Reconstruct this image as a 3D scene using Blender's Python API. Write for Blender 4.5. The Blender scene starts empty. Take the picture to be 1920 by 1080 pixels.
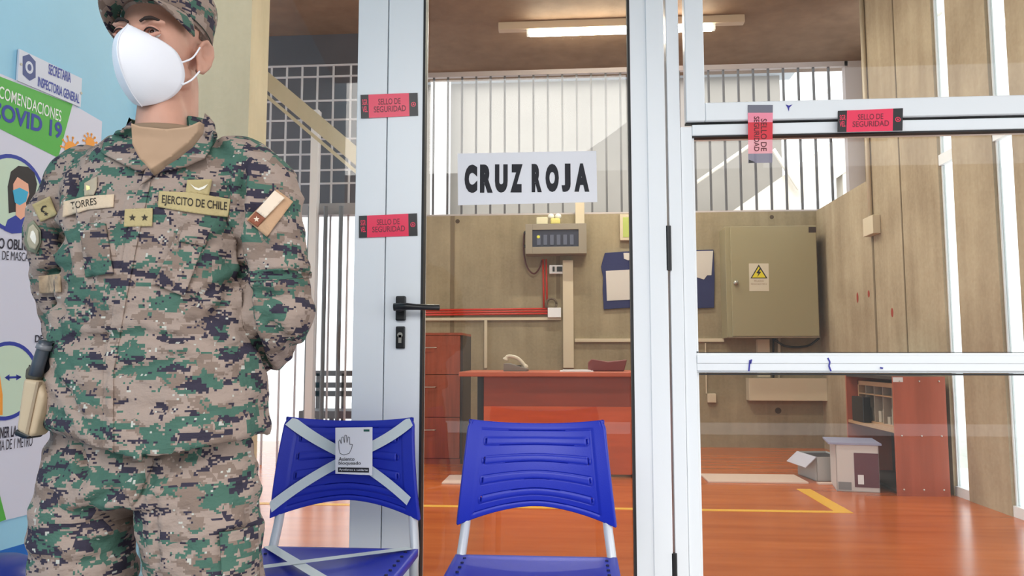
import bpy, bmesh, math, random
from mathutils import Vector, Matrix, noise
from mathutils.bvhtree import BVHTree
random.seed(7)
R = math.radians
scene = bpy.context.scene

# ------------------------------------------------------------------ camera, world, sun, exposure
FPX = 1443.0; YAW = R(4.36); PITCH = R(5.07); CAM = Vector((0, 0, 1.0))
fw = Vector((-math.sin(YAW)*math.cos(PITCH), math.cos(YAW)*math.cos(PITCH), math.sin(PITCH)))
rt = Vector((math.cos(YAW), math.sin(YAW), 0)); up = rt.cross(fw)
cd = bpy.data.cameras.new('camera'); cam = bpy.data.objects.new('camera', cd)
scene.collection.objects.link(cam)
m = Matrix((rt, up, -fw)).transposed().to_4x4(); m.translation = CAM; cam.matrix_world = m
cd.sensor_width = 36.0; cd.lens = FPX/1920*36.0; cd.clip_start = .05; cd.clip_end = 200
scene.camera = cam
scene.view_settings.view_transform = 'Standard'; scene.view_settings.look = 'None'
scene.view_settings.gamma = 1; scene.view_settings.exposure = 0.86
scene.view_settings.use_curve_mapping = False
w = bpy.data.worlds.new('overcast_sky'); scene.world = w; w.use_nodes = True
bg = w.node_tree.nodes['Background']; bg.inputs[0].default_value = (.95, .97, 1.0, 1); bg.inputs[1].default_value = 1.3
sd = bpy.data.lights.new('hazy_sun', 'SUN'); sd.energy = 2.0; sd.angle = R(50); sd.color = (1, .97, .93)
so = bpy.data.objects.new('hazy_sun', sd); scene.collection.objects.link(so)
so.rotation_euler = Vector((.2, .8, -.6)).to_track_quat('-Z', 'Y').to_euler()

# ------------------------------------------------------------------ camera-independent measuring helpers
def ray(px, py): return fw*FPX + rt*(px-960) + up*(540-py)
def P(px, py, Y):
    d = ray(px, py); return CAM + d*((Y-CAM.y)/d.y)
def PZ(px, py, z):
    d = ray(px, py); return CAM + d*((z-CAM.z)/d.z)
def PX(px, py, x):
    d = ray(px, py); return CAM + d*((x-CAM.x)/d.x)
def PROJ(v):
    d = v-CAM; k = FPX/d.dot(fw); return (960+d.dot(rt)*k, 540-d.dot(up)*k)

# ------------------------------------------------------------------ materials
def lin(c):
    c = c/255.0
    return c/12.92 if c <= .04045 else ((c+.055)/1.055)**2.4
def rgb(*c): return (lin(c[0]), lin(c[1]), lin(c[2]), 1)
MATS = {}
def mat(name, col, rough=.5, metal=0, var=0, scale=8, bump=0, bscale=60, stretch=(1, 1, 1), spec=.5, emit=0, coat=0):
    if name in MATS: return MATS[name]
    mt = bpy.data.materials.new(name); mt.use_nodes = True; MATS[name] = mt
    nt = mt.node_tree; b = nt.nodes['Principled BSDF']
    b.inputs['Base Color'].default_value = rgb(*col); b.inputs['Roughness'].default_value = rough
    b.inputs['Metallic'].default_value = metal; b.inputs['Specular IOR Level'].default_value = spec
    b.inputs['Coat Weight'].default_value = coat; b.inputs['Coat Roughness'].default_value = .08
    if emit:
        b.inputs['Emission Color'].default_value = rgb(*col); b.inputs['Emission Strength'].default_value = emit
    if var or bump:
        tc = nt.nodes.new('ShaderNodeTexCoord'); mp = nt.nodes.new('ShaderNodeMapping')
        mp.inputs['Scale'].default_value = stretch; nt.links.new(tc.outputs['Object'], mp.inputs['Vector'])
    if var:
        n = nt.nodes.new('ShaderNodeTexNoise'); n.inputs['Scale'].default_value = scale; n.inputs['Detail'].default_value = 6
        nt.links.new(mp.outputs[0], n.inputs['Vector'])
        r = nt.nodes.new('ShaderNodeValToRGB'); r.color_ramp.elements[0].position = .3; r.color_ramp.elements[1].position = .7
        r.color_ramp.elements[0].color = rgb(*[max(0, c*(1-var)) for c in col]); r.color_ramp.elements[1].color = rgb(*[min(255, c*(1+var*.6)) for c in col])
        nt.links.new(n.outputs['Fac'], r.inputs[0]); nt.links.new(r.outputs[0], b.inputs['Base Color'])
    if bump:
        n = nt.nodes.new('ShaderNodeTexNoise'); n.inputs['Scale'].default_value = bscale; n.inputs['Detail'].default_value = 4
        nt.links.new(mp.outputs[0], n.inputs['Vector'])
        bp = nt.nodes.new('ShaderNodeBump'); bp.inputs['Strength'].default_value = bump; bp.inputs['Distance'].default_value = .01
        nt.links.new(n.outputs['Fac'], bp.inputs['Height']); nt.links.new(bp.outputs[0], b.inputs['Normal'])
    return mt

def glass_mat():
    mt = bpy.data.materials.new('pane_glass'); mt.use_nodes = True; nt = mt.node_tree; nt.nodes.clear()
    o = nt.nodes.new('ShaderNodeOutputMaterial'); mx = nt.nodes.new('ShaderNodeMixShader')
    t = nt.nodes.new('ShaderNodeBsdfTransparent'); g = nt.nodes.new('ShaderNodeBsdfGlossy'); fr = nt.nodes.new('ShaderNodeFresnel')
    t.inputs[0].default_value = (.95, .97, .96, 1); g.inputs['Roughness'].default_value = .01; ge = nt.nodes.new('ShaderNodeNewGeometry'); mr = nt.nodes.new('ShaderNodeMapRange'); mr.inputs['To Min'].default_value = 1.38; mr.inputs['To Max'].default_value = 1/1.38
    nt.links.new(ge.outputs['Backfacing'], mr.inputs['Value']); nt.links.new(mr.outputs[0], fr.inputs[0])
    nt.links.new(fr.outputs[0], mx.inputs[0]); nt.links.new(t.outputs[0], mx.inputs[1]); nt.links.new(g.outputs[0], mx.inputs[2])
    nt.links.new(mx.outputs[0], o.inputs[0]); return mt
GLASS = glass_mat()

def film_mat(name, col, a):
    mt = bpy.data.materials.new(name); mt.use_nodes = True; b = mt.node_tree.nodes['Principled BSDF']
    b.inputs['Base Color'].default_value = rgb(*col); b.inputs['Alpha'].default_value = a; b.inputs['Roughness'].default_value = .25; return mt

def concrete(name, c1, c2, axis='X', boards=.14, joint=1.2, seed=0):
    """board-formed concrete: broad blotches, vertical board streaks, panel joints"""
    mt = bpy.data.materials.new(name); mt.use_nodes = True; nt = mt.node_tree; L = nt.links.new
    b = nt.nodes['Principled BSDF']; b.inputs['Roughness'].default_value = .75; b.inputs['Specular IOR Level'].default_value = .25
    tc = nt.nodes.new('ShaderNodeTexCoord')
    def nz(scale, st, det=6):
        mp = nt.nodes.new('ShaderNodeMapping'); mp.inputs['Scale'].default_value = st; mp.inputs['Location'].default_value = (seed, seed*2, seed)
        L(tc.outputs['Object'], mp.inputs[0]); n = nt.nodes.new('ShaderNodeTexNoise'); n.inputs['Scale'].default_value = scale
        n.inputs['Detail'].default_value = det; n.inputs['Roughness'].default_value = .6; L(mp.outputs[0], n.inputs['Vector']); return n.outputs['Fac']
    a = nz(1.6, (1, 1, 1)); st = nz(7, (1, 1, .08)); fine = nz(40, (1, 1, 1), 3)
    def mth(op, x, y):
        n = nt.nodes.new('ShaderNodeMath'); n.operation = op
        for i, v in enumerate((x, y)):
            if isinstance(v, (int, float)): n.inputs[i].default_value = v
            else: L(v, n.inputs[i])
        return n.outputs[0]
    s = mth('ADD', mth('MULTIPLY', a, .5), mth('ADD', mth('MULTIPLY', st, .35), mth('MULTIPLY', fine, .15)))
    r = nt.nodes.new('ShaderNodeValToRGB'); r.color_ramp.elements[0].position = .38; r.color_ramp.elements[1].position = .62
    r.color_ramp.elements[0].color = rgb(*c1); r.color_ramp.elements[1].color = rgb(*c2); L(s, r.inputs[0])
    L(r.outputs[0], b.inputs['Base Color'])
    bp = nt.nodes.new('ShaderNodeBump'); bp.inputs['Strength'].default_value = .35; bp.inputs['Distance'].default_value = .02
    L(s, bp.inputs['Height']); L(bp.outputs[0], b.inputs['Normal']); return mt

def camo(sh=(0, 0, 0)):
    mt = bpy.data.materials.new('digital_camouflage_cloth'); mt.use_nodes = True; nt = mt.node_tree; L = nt.links.new
    b = nt.nodes['Principled BSDF']; b.inputs['Roughness'].default_value = .85; b.inputs['Specular IOR Level'].default_value = .2
    tc = nt.nodes.new('ShaderNodeTexCoord')
    sn = nt.nodes.new('ShaderNodeVectorMath'); sn.operation = 'SNAP'; sn.inputs[1].default_value = (.0036, .012, .0036)
    L(tc.outputs['Object'], sn.inputs[0])
    def nz(scale, st, loc, det=2.5, rough=.55):
        mp = nt.nodes.new('ShaderNodeMapping'); mp.inputs['Scale'].default_value = st; mp.inputs['Location'].default_value = tuple(a+b_ for a, b_ in zip(loc, sh))
        L(sn.outputs[0], mp.inputs[0]); n = nt.nodes.new('ShaderNodeTexNoise'); n.inputs['Scale'].default_value = scale
        n.inputs['Detail'].default_value = det; n.inputs['Roughness'].default_value = rough; L(mp.outputs[0], n.inputs['Vector']); return n.outputs['Fac']
    def gt(x, t):
        n = nt.nodes.new('ShaderNodeMath'); n.operation = 'GREATER_THAN'; L(x, n.inputs[0]); n.inputs[1].default_value = t; return n.outputs[0]
    def mix(f, a, c):
        n = nt.nodes.new('ShaderNodeMix'); n.data_type = 'RGBA'; L(f, n.inputs[0])
        if isinstance(a, tuple): n.inputs[6].default_value = a
        else: L(a, n.inputs[6])
        n.inputs[7].default_value = c; return n.outputs[2]
    st = (1, 1, 1.9)
    c = mix(gt(nz(15, st, (3, 1, 9), 4), .55), rgb(*CAMO_TAN), rgb(*CAMO_TAN2))
    c = mix(gt(nz(13, st, (0, 0, 0), 4.5, .66), .535), c, rgb(*CAMO_GREEN))
    c = mix(gt(nz(16, (1, 1, 2.6), (7, 3, 2), 4.5, .68), .57), c, rgb(*CAMO_DARK))
    c = mix(gt(nz(60, (1, 1, 1), (4, 8, 1), 3, .7), .66), c, rgb(*CAMO_LIGHT))
    c = mix(gt(nz(55, (1, 1, 1), (14, 2, 5), 3, .7), .67), c, rgb(*CAMO_DARK))
    L(c, b.inputs['Base Color'])
    n = nt.nodes.new('ShaderNodeTexNoise'); n.inputs['Scale'].default_value = 22; n.inputs['Detail'].default_value = 5
    mp = nt.nodes.new('ShaderNodeMapping'); mp.inputs['Scale'].default_value = (1, 1, 1.5); L(tc.outputs['Object'], mp.inputs[0]); L(mp.outputs[0], n.inputs['Vector'])
    bp = nt.nodes.new('ShaderNodeBump'); bp.inputs['Strength'].default_value = .6; bp.inputs['Distance'].default_value = .02
    L(n.outputs['Fac'], bp.inputs['Height']); L(bp.outputs[0], b.inputs['Normal']); return mt
CAMO_TAN = (156, 139, 129); CAMO_TAN2 = (130, 113, 103); CAMO_GREEN = (72, 104, 92); CAMO_DARK = (56, 52, 66); CAMO_LIGHT = (182, 182, 174)

def wood_floor():
    mt = bpy.data.materials.new('orange_vinyl_floor'); mt.use_nodes = True; nt = mt.node_tree; L = nt.links.new
    b = nt.nodes['Principled BSDF']; b.inputs['Roughness'].default_value = .22
    tc = nt.nodes.new('ShaderNodeTexCoord'); mp = nt.nodes.new('ShaderNodeMapping'); mp.inputs['Scale'].default_value = (.35, 3.0, 1)
    L(tc.outputs['Object'], mp.inputs[0]); n = nt.nodes.new('ShaderNodeTexNoise'); n.inputs['Scale'].default_value = 4; n.inputs['Detail'].default_value = 5
    L(mp.outputs[0], n.inputs['Vector'])
    r = nt.nodes.new('ShaderNodeValToRGB'); r.color_ramp.elements[0].position = .3; r.color_ramp.elements[1].position = .7
    r.color_ramp.elements[0].color = rgb(172, 82, 34); r.color_ramp.elements[1].color = rgb(200, 106, 48); L(n.outputs['Fac'], r.inputs[0])
    L(r.outputs[0], b.inputs['Base Color'])
    bp = nt.nodes.new('ShaderNodeBump'); bp.inputs['Strength'].default_value = .04; L(n.outputs['Fac'], bp.inputs['Height']); L(bp.outputs[0], b.inputs['Normal'])
    return mt

WHITE = mat('white_aluminium', (232, 236, 240), .32, bump=.02, bscale=200)
GASKET = mat('black_gasket', (28, 28, 30), .6)
BLACKP = mat('black_plastic', (22, 23, 26), .35, bump=.03)
CONC_B = concrete('concrete_back', (134, 121, 98), (166, 152, 126), seed=1)
CONC_R = concrete('concrete_right', (148, 130, 106), (184, 168, 142), seed=5)
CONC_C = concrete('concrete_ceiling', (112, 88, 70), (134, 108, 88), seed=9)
CONC_L = concrete('concrete_column', (186, 176, 150), (204, 194, 168), seed=3)
PAVE = mat('grey_paving', (170, 168, 165), .8, var=.1, scale=5, bump=.2)
FLOOR = wood_floor()
BLUEW = mat('light_blue_paint', (152, 208, 234), .5, var=.03, scale=2, bump=.05, bscale=30)
DBLUEW = mat('deep_blue_paint', (20, 110, 200), .5, var=.05, scale=3)
CHERRY = mat('cherry_laminate', (152, 74, 50), .4, var=.12, scale=5, stretch=(6, 6, .5))
ORANGEL = mat('orange_laminate', (196, 86, 44), .38, var=.07, scale=4, stretch=(.6, 6, 5))
DARKG = mat('charcoal_panel', (62, 56, 54), .5, bump=.05)
BARM = mat('grey_painted_steel', (92, 92, 98), .5, bump=.05)
DUCT = mat('cream_plastic_duct', (206, 192, 168), .5, bump=.02)
BEIGEM = mat('beige_enamelled_steel', (152, 142, 112), .42, bump=.03, bscale=20)
GREYBX = mat('grey_brown_enamel', (142, 132, 118), .45, bump=.03)
PAPER = mat('white_paper', (232, 232, 238), .7, bump=.03, bscale=40)
INK = mat('black_ink', (30, 30, 38), .7)
BLUEP = mat('blue_polypropylene', (24, 44, 176), .45, bump=.06, bscale=350)
SILV = mat('silver_painted_steel', (205, 210, 216), .35, metal=.15)
REDC = mat('red_conduit', (196, 48, 28), .4)

# ------------------------------------------------------------------ mesh helpers
COL = scene.collection
def tag(o, label=None, cat=None, group=None, kind=None):
    if label: o['label'] = label
    if cat: o['category'] = cat
    if group: o['group'] = group
    if kind: o['kind'] = kind
    return o
def empty(name, loc=(0, 0, 0), rz=0):
    o = bpy.data.objects.new(name, None); COL.objects.link(o); o.location = loc; o.rotation_euler = (0, 0, rz); o.empty_display_size = .1; return o
class MB:
    def __init__(s): s.v = []; s.f = []
    def add(s, vs, fs):
        n = len(s.v); s.v += [Vector(v) for v in vs]; s.f += [tuple(i+n for i in f) for f in fs]; return s
    def box(s, a, b, mtx=None):
        x0, x1 = sorted((a[0], b[0])); y0, y1 = sorted((a[1], b[1])); z0, z1 = sorted((a[2], b[2]))
        vs = [(x, y, z) for x in (x0, x1) for y in (y0, y1) for z in (z0, z1)]
        if mtx is not None: vs = [mtx @ Vector(v) for v in vs]
        return s.add(vs, [(0, 1, 3, 2), (4, 6, 7, 5), (0, 4, 5, 1), (2, 3, 7, 6), (0, 2, 6, 4), (1, 5, 7, 3)])
    def prism(s, pts, dvec):
        n = len(pts); d = Vector(dvec); pts = [Vector(p) for p in pts]
        return s.add(pts+[p+d for p in pts], [tuple(range(n))[::-1], tuple(range(n, 2*n))]+[(i, (i+1) % n, (i+1) % n+n, i+n) for i in range(n)])
    def tube(s, path, r, n=10, cap=True, flat=None):
        path = [Vector(p) for p in path]; rs = r if isinstance(r, (list, tuple)) else [r]*len(path); base = len(s.v); prev = None
        for i, p in enumerate(path):
            t = (path[min(i+1, len(path)-1)]-path[max(i-1, 0)]).normalized()
            if prev is None:
                a = Vector((0, 0, 1)) if abs(t.z) < .9 else Vector((1, 0, 0)); x = t.cross(a).normalized()
            else: x = (prev-t*prev.dot(t)).normalized()
            prev = x; y = t.cross(x)
            fx, fy = flat if flat else (1, 1)
            for k in range(n):
                an = 2*math.pi*k/n; s.v.append(p+(x*math.cos(an)*fx+y*math.sin(an)*fy)*rs[i])
        for i in range(len(path)-1):
            for k in range(n):
                a = base+i*n+k; b_ = base+i*n+(k+1) % n; s.f.append((a, b_, b_+n, a+n))
        if cap:
            s.f.append(tuple(base+k for k in range(n))[::-1]); s.f.append(tuple(base+(len(path)-1)*n+k for k in range(n)))
        return s
    def ell(s, c, r, mtx=None, nu=20, nv=12):
        c = Vector(c); r = (r, r, r) if isinstance(r, (int, float)) else r; vs = [Vector((0, 0, r[2]))]; fs = []
        for j in range(1, nv):
            t = math.pi*j/nv
            for i in range(nu):
                a = 2*math.pi*i/nu; vs.append(Vector((r[0]*math.sin(t)*math.cos(a), r[1]*math.sin(t)*math.sin(a), r[2]*math.cos(t))))
        vs.append(Vector((0, 0, -r[2]))); last = len(vs)-1
        for i in range(nu): fs.append((0, 1+i, 1+(i+1) % nu)); fs.append((last, last-nu+(i+1) % nu, last-nu+i))
        for j in range(nv-2):
            for i in range(nu):
                a = 1+j*nu+i; b_ = 1+j*nu+(i+1) % nu; fs.append((a, a+nu, b_+nu, b_))
        if mtx is not None: vs = [mtx.to_3x3() @ v for v in vs]
        return s.add([v+c for v in vs], fs)
    def cap(s, a, b, ra, rb, n=16):
        a = Vector(a); b = Vector(b); s.ell(a, ra, nu=n, nv=10); s.ell(b, rb, nu=n, nv=10)
        if (a-b).length > 1e-5: s.tube([a, b], [ra, rb], n)
        return s
    def chain(s, pts):
        for (a, ra), (b, rb) in zip(pts, pts[1:]): s.cap(a, b, ra, rb)
        return s
    def rings(s, rs):
        n = len(rs[0]); base = len(s.v)
        for r in rs: s.v += [Vector(p) for p in r]
        for i in range(len(rs)-1):
            for k in range(n):
                a = base+i*n+k; b_ = base+i*n+(k+1) % n; s.f.append((a, b_, b_+n, a+n))
        s.f.append(tuple(base+k for k in range(n))[::-1]); s.f.append(tuple(base+(len(rs)-1)*n+k for k in range(n))); return s
    def mesh(s, name):
        me = bpy.data.meshes.new(name); me.from_pydata([tuple(v) for v in s.v], [], s.f); me.update()
        bm = bmesh.new(); bm.from_mesh(me); bmesh.ops.recalc_face_normals(bm, faces=bm.faces); bm.to_mesh(me); bm.free(); return me
    def build(s, name, material, parent=None, smooth=False, bevel=0, segs=2):
        return link(name, s.mesh(name), material, parent, smooth, bevel, segs)
def link(name, me, material, parent=None, smooth=False, bevel=0, segs=2):
    o = bpy.data.objects.new(name, me); COL.objects.link(o); me.materials.append(material)
    if smooth:
        for p in me.polygons: p.use_smooth = True
    if parent is not None: o.parent = parent
    if bevel:
        b = o.modifiers.new('bevel', 'BEVEL'); b.width = bevel; b.segments = segs; b.limit_method = 'ANGLE'
        for p in me.polygons: p.use_smooth = True
        wn = o.modifiers.new('wn', 'WEIGHTED_NORMAL'); wn.keep_sharp = True
    return o
def localise(o):
    """shift a top-level mesh so its origin is at its base"""
    me = o.data; xs = [v.co for v in me.vertices]
    c = Vector(((min(v.x for v in xs)+max(v.x for v in xs))/2, (min(v.y for v in xs)+max(v.y for v in xs))/2, min(v.z for v in xs)))
    for v in me.vertices: v.co -= c
    o.location = c; return o
def struct(name, mb, material, bevel=0):
    o = mb.build(name, material, bevel=bevel); o['kind'] = 'structure'; return o
def thing_at(name, loc, label, cat, group=None):
    e = empty(name, loc); tag(e, label, cat, group); return e
class W:
    """part builder in world coordinates for a thing whose Empty is unrotated"""
    def __init__(s, e): s.e = e
    def part(s, name, mb, material, parent=None, **k):
        o = mb.build(name, material, parent if parent is not None else s.e, **k)
        off = Vector(s.e.location)
        for v in o.data.vertices: v.co -= off
        return o

def text_mesh(txt, bold=0.0, spacing=1.0):
    cu = bpy.data.curves.new('t', 'FONT'); cu.body = txt; cu.offset = bold; cu.resolution_u = 4; cu.space_character = spacing; cu.align_x = 'CENTER'
    ob = bpy.data.objects.new('t', cu); COL.objects.link(ob); dg = bpy.context.evaluated_depsgraph_get(); dg.update()
    me = bpy.data.meshes.new_from_object(ob.evaluated_get(dg)); vs = [v.co.copy() for v in me.vertices]; fs = [tuple(p.vertices) for p in me.polygons]
    bpy.data.objects.remove(ob); bpy.data.curves.remove(cu); bpy.data.meshes.remove(me)
    x0 = min(v.x for v in vs); x1 = max(v.x for v in vs); y0 = min(v.y for v in vs); y1 = max(v.y for v in vs)
    return [((v.x-x0)/(x1-x0), (v.y-y0)/(y1-y0)) for v in vs], fs
class Plane:
    """a flat surface in the place: origin, in-plane horizontal direction; 2-D (u, z) coordinates on it"""
    def __init__(s, o, u, out):
        s.o = Vector(o); s.u = Vector(u).normalized(); s.n = s.u.cross(Vector((0, 0, 1))); s.out = out
        if s.n.dot(Vector(out)) < 0: s.n = -s.n
    def uv(s, px, py):
        d = ray(px, py); k = (s.o-CAM).dot(s.n)/d.dot(s.n); p = CAM+d*k; return ((p-s.o).dot(s.u), p.z)
    def w(s, u, z, off=0): return s.o*Vector((1, 1, 0)) + s.u*u + Vector((0, 0, z)) + s.n*off if False else Vector((s.o.x, s.o.y, 0))+s.u*u+Vector((0, 0, z))+s.n*off
    def text(s, txt, quad, off, bold=0.0, spacing=1.0):
        """quad: (u0,z0) baseline-left, (u1,z1) baseline-right, height"""
        vs, fs = text_mesh(txt, bold, spacing); (u0, z0), (u1, z1), h = quad; mb = MB()
        mb.add([s.w(u0+(u1-u0)*a, z0+(z1-z0)*a+h*b, off) for a, b in vs], fs); return mb
    def textpx(s, txt, bl, br, tl, off, bold=0.0, spacing=1.0):
        a = s.uv(*bl); b = s.uv(*br); c = s.uv(*tl); return s.text(txt, (a, b, c[1]-a[1]), off, bold, spacing)
    def poly(s, pts, off, th=.0006):
        mb = MB(); mb.prism([s.w(u, z, off-th) for u, z in pts], s.n*th); return mb
    def polypx(s, pts, off, th=.0006): return s.poly([s.uv(*p) for p in pts], off, th)
    def disc(s, c, rx, rz, off, th=.0006, n=40, inner=0):
        if not inner: return s.poly([(c[0]+rx*math.cos(2*math.pi*i/n), c[1]+rz*math.sin(2*math.pi*i/n)) for i in range(n)], off, th)
        mb = MB(); vs = []; fs = []
        for i in range(n):
            a = 2*math.pi*i/n
            vs += [s.w(c[0]+rx*math.cos(a), c[1]+rz*math.sin(a), off), s.w(c[0]+rx*inner*math.cos(a), c[1]+rz*inner*math.sin(a), off)]
            j = (i+1) % n; fs.append((2*i, 2*j, 2*j+1, 2*i+1))
        return mb.add(vs, fs)
    def stroke(s, pts, wdt, off):
        mb = MB()
        for (a, b) in zip(pts, pts[1:]):
            d = Vector((b[0]-a[0], b[1]-a[1])); 
            if d.length < 1e-6: continue
            d.normalize(); q = Vector((-d.y, d.x))*wdt/2
            mb.add([s.w(a[0]+q.x, a[1]+q.y, off), s.w(b[0]+q.x, b[1]+q.y, off), s.w(b[0]-q.x, b[1]-q.y, off), s.w(a[0]-q.x, a[1]-q.y, off)], [(0, 1, 2, 3)])
        return mb

YG = 2.55            # storefront face
YB = 7.70            # back wall of the room
XR = 2.42            # right wall of the room
ZF = .12             # floor inside
ZC = 3.95            # ceiling inside
def X(px, Y, py=668): return P(px, py, Y).x
def Z(py, Y, px=960): return P(px, py, Y).z

# ================================================================== THE SETTING
LW_D = Vector((-math.sin(R(7.05)), -math.cos(R(7.05)), 0)); LW_O = Vector((-1.5, YG, 0))
def setting():
    struct('floor', MB().box((-4.2, YG-.04, ZF-.1), (XR+.045, YB+.2, ZF)), FLOOR)
    struct('trim_1', MB().box((-6, -5, -.1), (6, YG-.04, 0)), PAVE)
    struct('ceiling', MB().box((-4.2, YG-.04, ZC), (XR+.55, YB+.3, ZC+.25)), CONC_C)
    # left blue wall, painted deep blue at its foot
    pl = Plane(LW_O, LW_D, (1, 0, 0)); n = pl.n
    zb = .47
    for nm, z0, z1, mt_ in (('wall_left', zb, 4.2, BLUEW), ('trim_2', 0, zb, DBLUEW)):
        a = LW_O; b = LW_O+LW_D*4
        struct(nm, MB().prism([a+Vector((0, 0, z0)), b+Vector((0, 0, z0)), b+Vector((0, 0, z1)), a+Vector((0, 0, z1))], -n*.15), mt_)
    # wall above the storefront
    struct('wall_front', MB().box((-1.66, YG-.02, 2.75), (5, YG+.16, 4.2)), mat('white_plaster', (215, 215, 212), .7))
    # back wall: low concrete wall under the barred opening
    xl = X(712, YB); xr = XR; zs = Z(400, YB, 1200)
    struct('wall_back', MB().box((xl, YB, ZF), (xr+.3, YB+.2, zs)), CONC_B)
    # lower part left of the room: side wall with the courtyard opening
    x0 = X(250, 4.05); x1 = X(487, 4.3)
    struct('wall_partition', MB().box((-4.2, 4.05, ZF), (x1, 4.3, ZC)), CONC_L)
    # right wall: concrete fins separated by slit windows
    z0 = ZF; ys = [(6.31, 5.18), (4.99, 4.53), (4.33, 3.85), (3.70, 3.2), (3.05, YG+.1)]
    mb = MB()
    for a, b in ys: mb.box((XR, a, ZF), (XR+.045, b, ZC))
    mb.box((XR, YB, ZF), (XR+.14, 6.31, zs))
    struct('wall_right', mb, CONC_R)
    # joint strips cut into the right wall
    xn = X(1623, YB, 300)
    struct('wall_notch', MB().box((xn, YB+.06, zs-.3), (xn+.12, 7.3, ZC)), CONC_R)
    struct('trim_3', MB().box((XR+.14, 6.34, zs-.02), (xn, YB+.1, zs)), CONC_R)
    struct('trim_8', MB().box((XR-.004, 6.30, ZF), (XR+.02, 6.33, zs)).box((XR-.004, 5.75, ZF), (XR+.02, 5.765, ZC)), mat('dark_joint', (118, 103, 82), .9))  # darker brown strips along the panel joints
    # slit window frames
    for k, (a, b) in enumerate(zip(ys, ys[1:])):
        ya, yb = a[1], b[0]; o = empty('window_%d' % (4+k), (XR+.07, (ya+yb)/2, ZF)); o['kind'] = 'structure'; ww = W(o)
        m1 = MB().box((XR+.02, ya, ZF), (XR+.04, ya-.012, ZC)).box((XR+.02, yb, ZF), (XR+.04, yb+.012, ZC))
        zz = [2.25, 2.23, 1.82, 2.2][k]
        m1.box((XR+.005, ya, zz), (XR+.042, yb, zz+.07)).box((XR+.005, ya, ZF), (XR+.042, yb, ZF+.06))
        ww.part('window_frame', m1, WHITE); ww.part('window_pane', MB().box((XR+.028, ya-.012, ZF+.06), (XR+.032, yb+.012, ZC)), GLASS)
    # barred opening at the back
    o = empty('window_3', ((xl+xr)/2, YB, zs)); o['kind'] = 'structure'; ww = W(o)
    xb1 = X(1592, YB, 300); px = 668
    fr = MB().box((-3.1, YB+.02, ZC-.05), (xb1+.03, YB+.07, ZC)).box((xl, YB+.02, zs), (xb1+.03, YB+.07, zs+.02)).box((xb1, YB+.02, zs), (xb1+.2, YB+.1, ZC))
    ww.part('window_frame', fr, mat('lilac_grey_paint', (186, 176, 178), .5))
    xx = X(1562, YB, 300); 
    while xx > -1.95:
        ww.part('bar', MB().box((xx-.010, YB+.03, zs), (xx+.010, YB+.055, ZC)), BARM); xx -= .1485
setting()

def exterior():
    # pale neighbouring building beyond the bars, with the stair flight rising to the right
    o = empty('wall_courtyard', (0, 11.5, 0)); o['kind'] = 'structure'; ww = W(o)
    M1 = mat('grey_render', (138, 132, 126), .8, var=.04, scale=1.5); M2 = mat('pale_stair', (206, 198, 188), .8)
    ww.part('wall_face', MB().box((X(795, 11.5), 11.5, -.1), (X(1478, 11.5), 11.7, 5.2)), M1)
    ww.part('roof_edge', MB().box((X(795, 11.5)-.1, 11.35, 5.2), (X(1478, 11.5)+.2, 11.7, 5.6)), mat('grey_fascia', (170, 176, 186), .6))
    ww.part('column', MB().box((X(806, 11.2), 11.1, -.1), (X(840, 11.2), 11.3, 5.6)), mat('white_render', (235, 232, 236), .8))
    a = P(1420, 400, 10.6); b = P(1600, 275, 10.6)
    e = thing_at('outdoor_stair', (a.x, 10.6, 0), 'pale outdoor stair flight rising to the right beyond the barred window', 'stairs'); w2 = W(e)
    d = (b-a).normalized(); q = Vector((-d.z, 0, d.x))*.22; a0 = a-d*2.2; b0 = b+d*1.5
    w2.part('stringer', MB().prism([a0-q, b0-q, b0+q, a0+q], (0, .3, 0)), M2)
    c = P(1450, 280, 10.5); dd = P(1498, 355, 10.5)
    w2.part('brace', MB().tube([c, dd], .03, 8), M2)
    w2.part('support', MB().box((b.x-.15, 10.62, -.1), (b.x+.15, 10.88, b.z-.1)), M2)
    w2.part('handrail', MB().tube([a0+Vector((0, 0, 1.0)), b0+Vector((0, 0, 1.0))], .025, 8), M2)
    # unseen walkway roof and facing wall, added to dim sky reflections in the glass
    struct('trim_7', MB().box((-6, -.9, 3.25), (5, YG-.02, 3.45)), mat('added_soffit', (176, 170, 162), .8))
    struct('wall_added_opposite', MB().box((-12, -8.4, -.1), (12, -8, 4.2)), mat('added_facade', (150, 148, 146), .8, var=.1, scale=1))
    struct('trim_4', MB().box((-9, YB+.3, -.1), (9, 30, .02)), mat('pale_courtyard_paving', (215, 213, 208), .8, var=.05))
exterior()

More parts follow.
